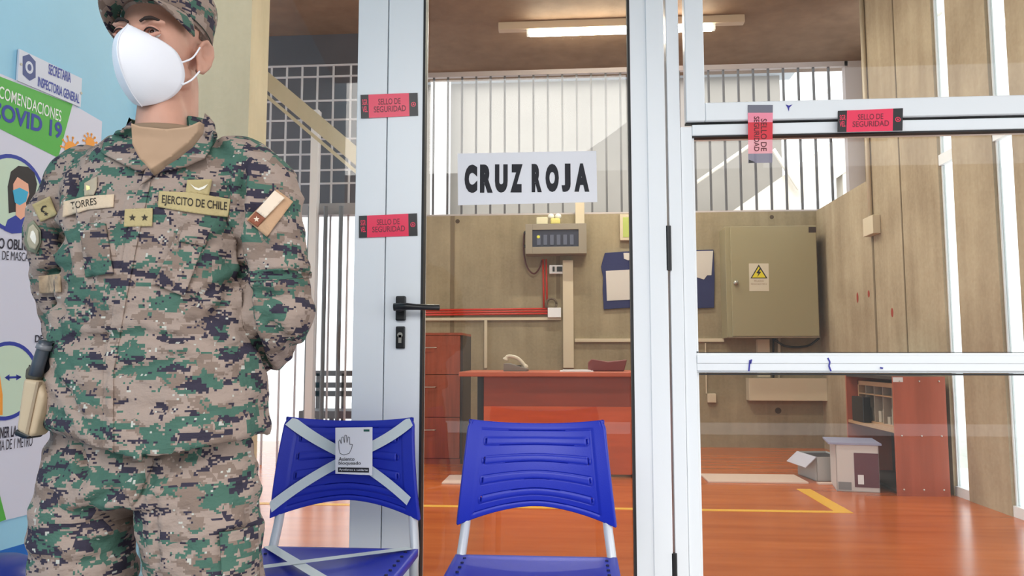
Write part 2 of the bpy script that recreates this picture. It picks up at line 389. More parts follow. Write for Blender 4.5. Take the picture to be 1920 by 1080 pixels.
# ================================================================== STOREFRONT
def storefront():
    zt = 2.75; yf, yb = YG, YG+.07
    # window_1: left fixed pane
    o = empty('window_1', (-1.1, YG, 0)); o['kind'] = 'structure'; ww = W(o)
    xp0, xp1 = X(662, YG), X(721, YG)-.002
    ww.part('window_jamb', MB().box((-1.52, yf, 0), (-1.47, yb, zt)), BLUEW)
    ww.part('window_frame', MB().box((-1.47, yf, 0), (xp0, yb, ZF+.06)).box((-1.47, yf, zt-.06), (xp0, yb, zt)), WHITE, bevel=.002)
    ww.part('window_pane', MB().box((-1.47, yf+.032, ZF+.06), (xp0, yf+.038, zt-.06)), GLASS)
    struct('trim_5', MB().box((xp0, yf-.01, 0), (xp1, yb, zt)), WHITE, bevel=.003)
    # door_1
    xd0, xg0, xg1, xd1 = X(721, YG)+.001, X(791, YG), X(1186, YG), X(1254, YG)
    d = empty('door_1', (xd0, YG, 0)); d['kind'] = 'structure'; wd = W(d)
    wd.part('stile', MB().box((xd0, yf-.012, .02), (xg0, yb-.01, zt-.08)), WHITE, bevel=.003)
    wd.part('stile', MB().box((xg1, yf-.012, .02), (xd1, yb-.01, zt-.08)).box((xg1+.062*.92, yf-.018, .02), (xd1, yf, zt-.08)), WHITE, bevel=.003)
    wd.part('rail', MB().box((xg0, yf-.01, .02), (xg1, yb-.01, .22)), WHITE, bevel=.003)
    wd.part('rail', MB().box((xg0, yf-.01, zt-.2), (xg1, yb-.01, zt-.08)), WHITE, bevel=.003)
    wd.part('door_pane', MB().box((xg0, yf+.03, .22), (xg1, yf+.036, zt-.2)), GLASS)
    g = MB()
    for x in (xg0, xg1): g.box((x-.004, yf-.013, .22), (x+.004, yf+.03, zt-.2))
    wd.part('gasket', g, GASKET)
    # handle and cylinder
    c = P(754, 578, yf); z0 = Z(602, yf, 754); z1 = Z(556, yf, 754); h = c.x
    hd = wd.part('door_handle', MB().box((h-.017, yf-.028, z0), (h+.017, yf-.012, z1)), BLACKP, bevel=.005, segs=3)
    e = P(824, 580, yf-.06)
    lv = MB().tube([(h, yf-.02, c.z), (h, yf-.062, c.z)], [.017, .015], 16).tube([(h-.014, yf-.062, c.z), (h+.03, yf-.062, c.z+.002), (h+.06, yf-.062, c.z), (e.x, yf-.058, c.z-.002)], [.013, .012, .010, .010], 14)
    o2 = wd.part('lever', lv, BLACKP, parent=hd, smooth=True)
    l = P(753, 633, yf); lk = wd.part('lock_plate', MB().box((l.x-.0155, yf-.024, l.z-.037), (l.x+.0155, yf-.012, l.z+.037)), BLACKP, bevel=.004, segs=3)
    wd.part('lock_cylinder', MB().tube([(l.x, yf-.026, l.z+.008), (l.x, yf-.02, l.z+.008)], .009, 16).box((l.x-.005, yf-.026, l.z-.018), (l.x+.005, yf-.02, l.z+.008)), mat('steel', (190, 188, 180), .3, metal=.8), parent=lk)
    for (p0, p1) in ((425, 508), (1035, 1120)):
        za, zb = Z(p1, yf, 1256), Z(p0, yf, 1256)
        wd.part('hinge', MB().tube([(xd1+.004, yf-.014, za), (xd1+.004, yf-.014, zb)], .009, 12).box((xd1-.006, yf-.016, za), (xd1+.004, yf-.004, zb)), BLACKP)
    # window_2: frame post, transom, opening sash above, mid rail
    o = empty('window_2', (.9, YG, 0)); o['kind'] = 'structure'; ww = W(o)
    xf = xd1+.008; x85 = X(1284, YG); x05 = X(1306, YG); xe = 3.2
    f = MB().box((xf, yf-.012, 0), (x85-.0015, yb, zt)).box((x85, yf-.004, 0), (x05, yb, Z(238, YG, 1300)))
    ww.part('window_frame', f, WHITE, bevel=.003)
    ww.part('glazing_bead', MB().box((x05, yf+.008, ZF+.06), (x05+.008, yf+.03, Z(662, YG, 1306)+.006)).box((x05, yf+.008, Z(662, YG, 1306)), (x05+.008, yf+.03, Z(256, YG, 1306))), WHITE, bevel=.001)
    zr0, zr1 = Z(255, YG, 1306), Z(234, YG, 1300)
    ww.part('rail', MB().box((x05, yf-.004, zr0), (xe, yb, zr1)), WHITE, bevel=.004)
    ww.part('gasket', MB().box((x05, yf-.001, zr0-.005), (xe, yf+.03, zr0)).box((x05+.008, yf+.0, Z(703, YG, 1306)), (xe, yf+.03, Z(700, YG, 1306))).box((x05, yf+.01, Z(661, YG, 1306)), (xe, yf+.03, Z(660, YG, 1306))), GASKET)
    za, zb = Z(699, YG, 1306), Z(662, YG, 1306); zm = (za+zb)/2
    ww.part('rail', MB().box((x05, yf-.004, za+.006), (xe, yb, zb-.006)).box((x05, yf+.004, za), (xe, yb, zb)).box((x05, yf-.008, zm-.002), (xe, yf, zb-.008)), WHITE, bevel=.003)
    ww.part('window_pane', MB().box((x05, yf+.032, zb), (xe, yf+.038, zr0)), GLASS)
    ww.part('window_pane', MB().box((x05, yf+.032, ZF+.06), (xe, yf+.038, za)), GLASS)
    ww.part('rail', MB().box((x05, yf, 0), (xe, yb, ZF+.06)), WHITE, bevel=.003)
    # sash
    zs0, zs1 = Z(231, YG, 1286), Z(196, YG, 1320); xs0 = X(1284, YG, 200)+.001; xs1 = X(1319, YG, 150)
    sh = MB().box((xs0, yf-.022, zs0), (xs1, yf+.03, zt)).box((xs1, yf-.022, zs0), (xe, yf+.03, zs1))
    ww.part('sash', sh, WHITE, bevel=.004)
    ww.part('sash_seam', MB().box((xs0, yf-.006, zs0-.004), (xe, yf+.02, zs0)), GASKET)
    ww.part('window_pane', MB().box((xs1, yf+.01, zs1), (xe, yf+.016, zt)), GLASS)
    # felt pen marks on the mid rail
    pf = Plane((0, yf-.009, 0), (1, 0, 0), (0, -1, 0)); PEN = mat('blue_pen', (52, 50, 150), .6)
    for pts in ([(1406, 675), (1404, 696)], [(1409, 674), (1407, 682)], [(1552, 671), (1556, 679), (1554, 686), (1558, 696)]):
        mk = pf.stroke([pf.uv(*p) for p in pts], .005, .0008)
        ww.part('pen_mark', mk, PEN)
    pf2 = Plane((0, yf-.0222, 0), (1, 0, 0), (0, -1, 0))
    ww.part('pen_mark', pf2.polypx([(1473, 196), (1479, 198), (1486, 196), (1480, 202), (1479, 209), (1476, 201)], .0008), PEN)
    ww.part('pen_mark', pf.polypx([(1650, 688), (1656, 689), (1655, 692), (1650, 691)], .0008), PEN)
storefront()

# ================================================================== SIGNS AND SEALS ON THE STOREFRONT
SEALR = mat('seal_red', (238, 40, 84), .3); SEALK = mat('seal_black', (26, 24, 28), .35); SEALT = mat('seal_text', (120, 20, 46), .4)
def seal(quad, Y, label, yoff=0, lines=('SELLO DE', 'SEGURIDAD'), group='security seals'):
    """quad: pixel corners tl, tr, br, bl of a tape seal stuck on the frame"""
    pl = Plane((0, Y, 0), (1, 0, 0), (0, -1, 0)); q = [pl.uv(*p) for p in quad]
    def L(a, b): # a along, b up (0..1)
        t = [q[0][i]+(q[1][i]-q[0][i])*a for i in (0, 1)]; d = [q[3][i]+(q[2][i]-q[3][i])*a for i in (0, 1)]
        return tuple(d[i]+(t[i]-d[i])*b for i in (0, 1))
    c = pl.w(*L(.5, 0)); e = thing_at('security_seal', c, label, 'seal', group); ww = W(e)
    for nm, a0, a1, mt_ in (('red_panel', .14, .85, SEALR), ('black_end', 0, .14, SEALK), ('black_end', .85, 1, SEALK)):
        ww.part(nm, pl.poly([L(a0, 0), L(a1, 0), L(a1, 1), L(a0, 1)], .0008), mt_)
    def put(txt, a0, a1, b0, b1, m_, bold=.01):
        vs, fs = text_mesh(txt, bold); ww.part('lettering', MB().add([pl.w(*L(a0+(a1-a0)*x, b0+(b1-b0)*y), .0014) for x, y in vs], fs), m_)
    put(lines[0], .31, .70, .54, .80, SEALT); put(lines[1], .23, .79, .22, .48, SEALT)
    put('SGR', .03, .12, .55, .8, SEALR, .02); put('VEL', .03, .12, .25, .5, SEALR, .02)
    cc = L(.925, .5); ww.part('emblem', pl.disc(cc, .0085, .0085, .0014, inner=.72, n=24), SEALR)
    ww.part('emblem', pl.poly([(cc[0]-.004, cc[1]-.003), (cc[0]+.004, cc[1]-.003), (cc[0], cc[1]+.005)], .0016), SEALR)
seal([(676, 178), (783, 174), (784, 217), (677, 222)], YG-.014, 'red and black security seal across post and door, the upper one')
seal([(673, 405), (782, 400), (783, 442), (673, 446)], YG-.014, 'red and black security seal across post and door, just above the handle')
seal([(1571, 208), (1693, 203), (1692, 245), (1570, 248)], YG-.024, 'red and black security seal lying along the transom at right')

def vertical_seal():
    pl = Plane((0, YG-.024, 0), (1, 0, 0), (0, -1, 0)); q = [pl.uv(*p) for p in ((1402, 197), (1449, 197), (1448, 305), (1403, 306))]
    def L(a, b):
        t = [q[0][i]+(q[1][i]-q[0][i])*a for i in (0, 1)]; d = [q[3][i]+(q[2][i]-q[3][i])*a for i in (0, 1)]
        return tuple(d[i]+(t[i]-d[i])*b for i in (0, 1))
    e = thing_at('security_seal', pl.w(*L(.5, 0)), 'half transparent security seal hanging vertically over the transom and glass', 'seal', 'security seals'); ww = W(e)
    for nm, b0, b1, m_ in (('clear_end', .865, 1, film_mat('film_grey', (120, 120, 136), .75)), ('pink_film', .70, .865, film_mat('film_pink', (255, 150, 175), .8)),
                           ('red_panel', .40, .70, mat('seal_deep_red', (214, 20, 46), .3)), ('pink_film', .16, .40, film_mat('film_pink2', (250, 175, 185), .7)), ('clear_end', 0, .16, film_mat('film_grey2', (140, 136, 156), .7))):
        ww.part(nm, pl.poly([L(0, b0), L(1, b0), L(1, b1), L(0, b1)], .0008), m_)
    for txt, a0, a1 in (('SELLO DE', .52, .76), ('SEGURIDAD', .24, .46)):
        vs, fs = text_mesh(txt, .01); lo, hi = (.2, .76) if txt == 'SELLO DE' else (.2, .8)
        ww.part('lettering', MB().add([pl.w(*L(a0+(a1-a0)*y, hi-(hi-lo)*x), .0014) for x, y in vs], fs), mat('dark_wine_ink', (84, 10, 26), .5))
    ww.part('black_corner', pl.poly([L(.02, .06), L(.3, .01), L(.02, .0)], .0016), SEALK)
vertical_seal()

def cruz_roja():
    pl = Plane((0, YG+.028, 0), (1, 0, 0), (0, -1, 0)); e = thing_at('paper_sign', P(990, 383, YG+.028), 'white paper sign reading CRUZ ROJA taped on the door glass', 'sign'); ww = W(e)
    ww.part('sheet', pl.polypx([(858, 288), (1118, 283), (1120, 379), (859, 385)], .0012), PAPER)
    for ch, x0, x1 in zip('CRUZROJA', (871, 900, 928, 957, 997, 1023, 1053, 1077), (895, 924, 952, 980, 1016, 1048, 1070, 1105)):
        yb_ = 362-(x0-870)*.011; ww.part('letter', pl.textpx(ch, (x0, yb_), (x1, yb_), (x0, yb_-53), .002, .08), INK)
cruz_roja()

# ================================================================== POSTER AND PLATE ON THE BLUE WALL
def posters():
    pl = Plane(LW_O, LW_D, (1, 0, 0)); uv = pl.uv
    a = uv(190, 228); r = a[0]; zt = uv(0, 115)[1]
    GREEN = mat('poster_green', (84, 178, 74), .45); NAVY = mat('poster_blue', (44, 62, 160), .45); VW = mat('poster_white', (214, 216, 232), .4, bump=.01)
    e = thing_at('health_poster', pl.w(r+.5, .47), 'large printed health recommendations poster with green banner on blue wall', 'poster'); ww = W(e)
    zb0 = uv(70, 960)[1]
    ww.part('sheet', pl.poly([(r, zb0), (r+1.1, zb0), (r+1.1, uv(133, 195)[1]), (uv(133, 200)[0], uv(133, 195)[1]), (r, uv(190, 228)[1])], .003, .003), VW)
    ww.part('green_banner', pl.polypx([(-30, 133), (134, 196), (107, 296), (-30, 228)], .004), GREEN)
    TW = mat('print_white', (240, 244, 240), .5)
    ww.part('lettering', pl.textpx('RECOMENDACIONES', (-22, 177), (112, 229), (-22, 153), .0048, .004), TW)
    ww.part('lettering', pl.textpx('COVID 19', (-25, 219), (113, 262), (-25, 184), .0048, .028), NAVY)
    ORG = mat('poster_orange', (244, 160, 60), .5)
    for c, rr in (((131, 281), .026), ((167, 268), .019)):
        cu = uv(*c); mb = pl.disc(cu, rr, rr, .0046, n=24)
        for k in range(11):
            an = k*2*math.pi/11; p1 = (cu[0]+rr*math.cos(an), cu[1]+rr*math.sin(an)); p2 = (cu[0]+rr*1.55*math.cos(an), cu[1]+rr*1.55*math.sin(an))
            s_ = pl.stroke([p1, p2], .004, .0046); mb.add(s_.v, s_.f); dd = pl.disc(p2, .004, .004, .0046, n=8); mb.add(dd.v, dd.f)
        ww.part('virus_print', mb, ORG)
    # two round pictograms
    for k, (cx, cy, top, bot, rightx) in enumerate(((30, 365, 292, 438, 82), (10, 715, 640, 788, 70))):
        c = uv(cx, cy); rz = (uv(cx, top)[1]-uv(cx, bot)[1])/2; rx = abs(uv(rightx, cy)[0]-c[0])
        c = (c[0], (uv(cx, top)[1]+uv(cx, bot)[1])/2); rx = rz*1.0; c = (uv(rightx, cy)[0]+rx, c[1])
        ww.part('circle_fill', pl.disc(c, rx, rz, .0042), mat('poster_mint', (200, 222, 200), .5))
        ww.part('circle_ring', pl.disc(c, rx, rz, .0046, inner=.9), NAVY)
        if k == 0:
            HAIR = mat('poster_hair', (38, 34, 38), .5); SK = mat('poster_skin', (238, 178, 150), .5); q = lambda x, y: uv(x, y)
            ww.part('printed_shirt', pl.polypx([(5, 432), (12, 412), (30, 402), (52, 408), (60, 425), (50, 436), (20, 438)], .005), NAVY)
            ww.part('printed_hair', pl.polypx([(14, 400), (12, 350), (18, 322), (32, 311), (50, 313), (62, 324), (67, 345), (62, 372), (58, 402), (46, 396), (22, 398)], .0048), HAIR)
            ww.part('printed_face', pl.polypx([(22, 345), (30, 332), (50, 345), (52, 365), (46, 380), (48, 402), (36, 412), (27, 404), (27, 380), (22, 362)], .0052), SK)
            ww.part('printed_mask', pl.polypx([(21, 357), (34, 352), (50, 360), (46, 378), (34, 385), (25, 380)], .0056), mat('poster_cyan', (60, 176, 214), .5))
        else:
            ww.part('arrow', pl.stroke([uv(8, 708), uv(36, 707)], .006, .0048), NAVY)
            ww.part('arrow', pl.polypx([(28, 702), (38, 707), (28, 713)], .0048), NAVY); ww.part('arrow', pl.polypx([(15, 702), (6, 708), (15, 714)], .0048), NAVY)
            ww.part('printed_figure', pl.polypx([(-20, 780), (-20, 690), (-5, 690), (2, 740), (2, 778)], .005), ORG)
            ww.part('printed_figure', pl.polypx([(46, 775), (44, 720), (52, 684), (66, 690), (66, 760)], .005), mat('poster_hair', (38, 34, 38), .5))
    TK = mat('poster_ink', (30, 32, 52), .5)
    for t, bl, br, tl, bd in (('USO OBLIGATORIO', (-24, 465), (101, 474), (-24, 444), .02), ('DE MASCARILLA', (1, 487), (76, 492), (1, 470), .0),
                              ('MANTENER LA DISTANCIA', (-36, 827), (76, 812), (-36, 805), .02), ('MINIMA DE 1 METRO', (-28, 849), (58, 836), (-28, 829), .0),
                              ('DESINFECTAR', (63, 642), (140, 640), (63, 628), .02)):
        ww.part('lettering', pl.textpx(t, bl, br, tl, .0048, bd), TK)
    ww.part('green_corner', pl.polypx([(-60, 880), (-10, 900), (9, 974), (-60, 1000)], .0044), GREEN)
    # office plate
    e = thing_at('office_plate', pl.w(*uv(90, 190)), 'small white office nameplate with crest on blue wall above poster', 'sign'); ww = W(e)
    u0 = uv(32, 92)[0]; u1 = uv(150, 145)[0]; z1 = uv(32, 92)[1]; z0 = uv(30, 152)[1]; 
    ww.part('plate', pl.poly([(u0, z0), (u1, z0), (u1, z1), (u0, z1)], .008, .006), mat('plate_white', (212, 218, 232), .35))
    ww.part('lettering', pl.textpx('SECRETARIA', (86, 139), (128, 156), (86, 119), .0088, .02), NAVY)
    ww.part('lettering', pl.textpx('INSPECTORIA GENERAL', (66, 162), (144, 195), (66, 143), .0088, .02), NAVY)
    SH = mat('crest_blue', (70, 84, 140), .5)
    ww.part('crest', pl.polypx([(38, 106), (50, 102), (62, 116), (62, 146), (51, 152), (38, 140)], .0088), SH)
    cu = uv(50, 127); ww.part('crest', pl.disc(cu, .014, .018, .0094, n=20), mat('plate_white', (200, 206, 226), .4)); ww.part('crest', pl.disc(cu, .007, .010, .01, n=16), SH)
    for p in ((35, 121), (148, 175)): ww.part('screw', pl.disc(uv(*p), .004, .004, .0095, .002, n=12), mat('steel', (190, 188, 180), .3, metal=.8))
posters()

# ================================================================== BLUE CHAIRS
def curve_pts(pts, n=8):
    pts = [Vector(p) for p in pts]; out = []
    for i in range(len(pts)-1):
        p0 = pts[max(i-1, 0)]; p1 = pts[i]; p2 = pts[i+1]; p3 = pts[min(i+2, len(pts)-1)]
        for k in range(n):
            t = k/n; out.append(.5*((2*p1)+(p2-p0)*t+(2*p0-5*p1+4*p2-p3)*t*t+(3*p1-p0-3*p2+p3)*t**3))
    return out+[pts[-1]]
def backrest_point(u, v):
    w_ = .198+.028*(1-v)**1.2; zt = .800+.016*abs(u)**2.2; zb = .522+.048*(1-abs(u)**1.7)
    z = zb+(zt-zb)*v; x = u*(w_*(1-.04*max(0, v-.93)/.07*(abs(u) > .97)))
    y = .045*(1-u*u)-.02*(1-abs(2*v-1)**2)+.035*v
    return Vector((x, y, z))
def make_chair():
    root = empty('waiting_chair')
    nu, nv = 120, 90; vs = []; fs = []; hol = set()
    def rib(u, v):
        for k in range(4):
            vc = .18+.205*k
            if abs(v-vc) < .03 and abs(u) < .74: return k
        return -1
    for j in range(nv+1):
        for i in range(nu+1):
            u = -1+2*i/nu; v = j/nv; p = backrest_point(u, v)
            k = rib(u, v)
            if k >= 0: p.y -= .0045
            if abs(u) < .83 and .05 < v < .93: p.y += .004
            vs.append(p)
    for j in range(nv):
        for i in range(nu):
            u = -1+2*(i+.5)/nu; v = (j+.5)/nv
            if .715 < abs(u) < .745 and rib(u, v) >= 0: continue
            a = j*(nu+1)+i; fs.append((a, a+1, a+nu+2, a+nu+1))
    o = MB().add(vs, fs).build('backrest', BLUEP, root, smooth=True)
    s = o.modifiers.new('th', 'SOLIDIFY'); s.thickness = .012; s.offset = 0
    # uprights run from the backrest down to the seat frame and on as rear legs
    for sx in (-1, 1):
        pth = curve_pts([(sx*.196, .025, .62), (sx*.203, .018, .52), (sx*.212, .0, .44), (sx*.214, -.02, .38), (sx*.216, .03, .2), (sx*.22, .10, .0)])
        MB().tube(pth, .015, 14, flat=(1.1, .9)).build('rear_leg', SILV, root, smooth=True)
        MB().tube(curve_pts([(sx*.206, -.02, .42), (sx*.206, -.30, .42), (sx*.208, -.38, .40), (sx*.212, -.42, .3), (sx*.22, -.46, 0)]), .0125, 12).build('front_leg', SILV, root, smooth=True)
    MB().tube([(-.206, -.12, .415), (.206, -.12, .415)], .011, 10).build('seat_frame', SILV, root, smooth=True)
    # seat
    vs = []; fs = []; nu, nv = 44, 44
    for j in range(nv+1):
        for i in range(nu+1):
            u = -1+2*i/nu; v = j/nv
            hw = .226-.004*v; x = u*hw; y = -.02-.43*v
            z = .444-.014*(1-u*u)*(1-abs(2*v-1)**4)-.035*max(0, v-.85)/.15*max(0, v-.85)/.15
            if abs(abs(u)-.9) < .03: z -= .002
            vs.append((x, y, z))
    for j in range(nv):
        for i in range(nu): a = j*(nu+1)+i; fs.append((a, a+1, a+nu+2, a+nu+1))
    o = MB().add(vs, fs).build('seat', BLUEP, root, smooth=True); s = o.modifiers.new('th', 'SOLIDIFY'); s.thickness = .02; s.offset = -1
    for sx in (-1, 1):
        for k in range(8):
            MB().tube([(sx*.196, -.055-k*.046, .4405), (sx*.196, -.055-k*.046, .4445)], .0045, 10).build('vent_hole', mat('hole_dark', (16, 22, 70), .8), o)
    return root
def copy_tree(o, parent=None):
    c = o.copy(); COL.objects.link(c); c.parent = parent
    for ch in list(o.children): copy_tree(ch, c)
    return c
ch1 = make_chair(); ch2 = copy_tree(ch1)
YCH = 2.23
ch1.location = (X(1004, YCH), YCH, 0); ch1.scale = (1, 1, 1)
tag(ch1, 'plain blue plastic waiting chair in front of the glass door', 'chair', 'blue waiting chairs')
ch2.location = (X(651, YCH+.05), YCH+.05, 0)
tag(ch2, 'blue plastic waiting chair crossed with white tape and a notice', 'chair', 'blue waiting chairs')
def tape():
    TP = mat('translucent_white_tape', (216, 226, 228), .4, bump=.1, bscale=90)
    for (u0, v0), (u1, v1) in (((-.93, .98), (.88, .16)), ((.98, .98), (-1.0, .10))):
        mb = MB(); n = 40; vs = []
        d = Vector(((u1-u0)*.22, 0, (v1-v0)*.28)).normalized(); q = (-d.z*.0165/.22, d.x*.0165/.28)
        for i in range(n+1):
            t = i/n; u = u0+(u1-u0)*t; v = v0+(v1-v0)*t
            for s_ in (-1, 1):
                uu = max(-1, min(1, u+q[0]*s_)); vv = max(0, min(1, v+q[1]*s_)); p = backrest_point(uu, vv); p.y -= .0125; vs.append(p)
        mb.add(vs, [(2*i, 2*i+1, 2*i+3, 2*i+2) for i in range(n)]); o = mb.build('tape_strip', TP, ch2, smooth=True)
    for a, b in (((-.215, -.03), (.14, -.45)), ((.205, -.03), (-.21, -.30))):
        zz_ = .4475+(.0012 if a[0] > 0 else 0); a = Vector((*a, zz_)); b = Vector((*b, zz_)); d = (b-a).normalized(); q = Vector((-d.y, d.x, 0))*.017
        MB().add([a-q, a+q, b+q, b-q], [(0, 1, 2, 3)]).build('tape_strip', TP, ch2)
tape()
def notice():
    Y = ch2.location.y-.012; pl = Plane((0, Y, 0), (1, 0, 0), (0, -1, 0))
    e = thing_at('seat_notice', P(664, 890, Y), 'small white notice with hand symbol stuck on the taped blue chair', 'notice'); ww = W(e)
    ww.part('card', pl.polypx([(629, 802), (698, 801), (698, 891), (629, 888)], .001, .003), PAPER)
    GR = mat('notice_grey', (90, 90, 96), .6)
    hp = [(636, 842), (635, 828), (638, 824), (640, 832), (641, 820), (644, 819), (646, 830), (647, 816), (650, 816), (651, 830), (653, 819), (656, 820), (656, 833), (661, 833), (660, 840), (655, 850), (645, 853), (638, 850), (636, 842)]
    ww.part('hand_symbol', pl.stroke([pl.uv(*p) for p in hp], .0016, .0018), GR)
    ww.part('lettering', pl.textpx('Asiento', (635, 864), (665, 864), (635, 857), .0018, .02), GR)
    ww.part('lettering', pl.textpx('bloqueado', (635, 873), (677, 873), (635, 865), .0018, .02), GR)
    ww.part('black_strip', pl.polypx([(634, 876), (692, 877), (692, 886), (634, 885)], .0018), INK)
    ww.part('lettering', pl.textpx('Ayudanos a cuidarte', (636, 883), (690, 884), (636, 878), .0026, .01), PAPER)
    ww.part('logo', pl.polypx([(682, 805), (693, 805), (693, 809), (682, 809)], .0018), mat('teal_ink', (30, 90, 80), .5))
notice()

def waste_bin():
    c = P(15, 1080, 1.55); e = thing_at('waste_bin', (-1.43, 1.86, 0), 'round-topped dark blue plastic bin beside the blue wall', 'bin'); ww = W(e)
    M2 = mat('navy_plastic', (22, 44, 130), .4); c = Vector((-1.43, 1.86, 0))
    body = MB().tube([c+Vector((0, 0, z)) for z in (0, .02, .40)], [.095, .10, .12], 28); ww.part('bin_body', body, M2, smooth=True)
    prof = [(.126, .40), (.128, .42), (.122, .45), (.10, .48), (.06, .50), (.01, .505)]
    ww.part('bin_lid', MB().tube([c+Vector((0, 0, z)) for r_, z in prof], [r_ for r_, z in prof], 28), M2, smooth=True)
waste_bin()
# ================================================================== INSIDE THE ROOM
LAMP_EM = mat('lamp_glow', (255, 246, 222), .4, emit=30)
def batten(name_loc, x0, x1, xt0, xt1, y, z, label):
    e = thing_at('fluorescent_light', ((x0+x1)/2, y, z), label, 'light', 'ceiling battens'); ww = W(e)
    ww.part('housing', MB().box((x0, y-.04, z+.03), (x1, y+.04, z+.10)), mat('lamp_housing', (190, 170, 150), .5), bevel=.006)
    ww.part('tube', MB().tube([(xt0, y, z), (xt1, y, z)], .028, 14), LAMP_EM, smooth=True)
    ww.part('lamp_holder', MB().box((xt0-.03, y-.02, z-.02), (xt0, y+.02, z+.035)), WHITE)
    ww.part('lamp_holder', MB().box((xt1, y-.02, z-.02), (xt1+.03, y+.02, z+.035)), WHITE)
    for x in (x0+.25, x1-.25): ww.part('hanger', MB().tube([(x, y, z+.10), (x, y, ZC)], .006, 8), DUCT)
    ld = bpy.data.lights.new('tube_light', 'AREA'); ld.shape = 'RECTANGLE'; ld.size = xt1-xt0; ld.size_y = .08; ld.energy = 24; ld.color = (1, .93, .80)
    lo = bpy.data.objects.new('tube_light', ld); COL.objects.link(lo); lo.parent = e; lo.location = ((xt0+xt1)/2-(x0+x1)/2, 0, -.045)
a = P(935, 55, 6.6); b = P(1395, 42, 6.6); t0 = P(994, 56, 6.6); t1 = P(1334, 46, 6.6)
batten(0, a.x, b.x, t0.x, t1.x, 6.6, a.z-.05, 'long ceiling batten light with glowing tube over the back of the room')
batten(0, -.8, 1.3, -.55, 1.05, 4.6, 3.7, 'added ceiling batten light nearer the glass front, unseen above the view')  # second batten out of view, added to brighten the room

# back part, left: slate screen, white grille standing in for a reflected fence, stair beam, bench
SLATE = mat('slate_blue_paint', (80, 77, 86), .6, var=.08, scale=2)
def back_left():
    Y = 6.7; a = P(470, 388, Y); b = P(722, 118, Y)
    struct('wall_screen', MB().box((-3.3, Y, a.z), (b.x, Y+.1, ZC)), SLATE)
    Y = 6.9
    Y = 6.2; e = thing_at('fence_reflection_grille', (P(560, 668, Y).x, Y, ZF), 'tall white barred security grille seen through the left pane', 'grille'); ww = W(e)  # white grid built as bars in place of a fence reflection on the glass
    GW = mat('pale_reflected_bars', (196, 198, 210), .5)
    xl, xr = P(430, 300, Y).x, P(716, 300, Y).x; z0, z1 = ZF, P(560, 124, Y).z
    for px in (475, 505, 534, 563, 592, 622, 655, 688): 
        x = P(px, 300, Y).x; ww.part('bar', MB().box((x-.007, Y-.007, z0), (x+.007, Y+.007, z1)), GW)
    for py in (124, 145, 190, 226, 262, 290, 320, 345): z = P(560, py, Y).z; ww.part('cross_bar', MB().box((xl, Y-.006, z-.007), (xr, Y+.006, z+.007)), GW)
    z = P(560, 392, Y).z; ww.part('beam', MB().box((xl, Y-.05, z-.06), (xr, Y+.05, z+.035)), mat('grey_beam', (150, 150, 158), .5))
    x = P(590, 300, Y-.1).x; ww.part('post', MB().box((x-.03, Y-.12, z0), (x+.03, Y-.04, P(560, 215, Y).z)), mat('pale_post', (222, 224, 232), .5))
    for px in (575, 605, 634):
        x = P(px, 500, Y-.15).x; ww.part('lower_bar', MB().tube([(x, Y-.1, z0), (x, Y-.1, z)], .018, 8), BARM)
    # stair beam
    Y = 5.2; a = P(482, 135, Y); b = P(726, 341, Y)
    e = thing_at('stair_beam', (b.x, Y, b.z), 'beige concrete stair beam sloping down behind the left pane', 'stair beam')
    d = (b-a).normalized(); q = Vector((-d.z, 0, d.x))*.052; a0 = a-d*.35; b0 = b-d*.02; w2 = W(e)
    w2.part('beam', MB().prism([a0-q, b0-q, b0+q, a0+q], (0, .3, 0)), CONC_L)
    w2.part('edge_strip', MB().prism([a0-q*1.9, b0-q*1.9, b0-q*1.45, a0-q*1.45], (0, .12, 0)), CONC_L)
    # dark bench in the bright yard
    Y = 8.6; e = thing_at('yard_bench', (P(630, 770, Y).x, Y, .02), 'dark slatted bench standing in the bright yard behind the bars', 'bench'); ww = W(e)
    DK = mat('dark_bench', (58, 52, 56), .5); xa, xb = P(588, 700, Y).x, P(700, 700, Y).x
    for py in (700, 722, 738): z = P(600, py, Y).z; ww.part('back_slat', MB().box((xa, Y, z-.03), (xb, Y+.04, z+.03)), DK)
    zs = P(600, 772, Y).z; ww.part('seat', MB().box((xa, Y-.45, zs-.04), (xb, Y, zs+.04)), DK)
    for x in (xa+.05, (xa+xb)/2, xb-.05):
        ww.part('leg', MB().box((x-.02, Y-.42, .02), (x+.02, Y-.38, zs)), DK); ww.part('leg', MB().box((x-.02, Y, .02), (x+.02, Y+.04, P(600, 700, Y).z)), DK)
    struct('wall_yard', MB().box((-9, 13, -.1), (X(795, 13)-.1, 13.2, 1.6)), mat('pale_yard_wall', (232, 232, 236), .8))
back_left()

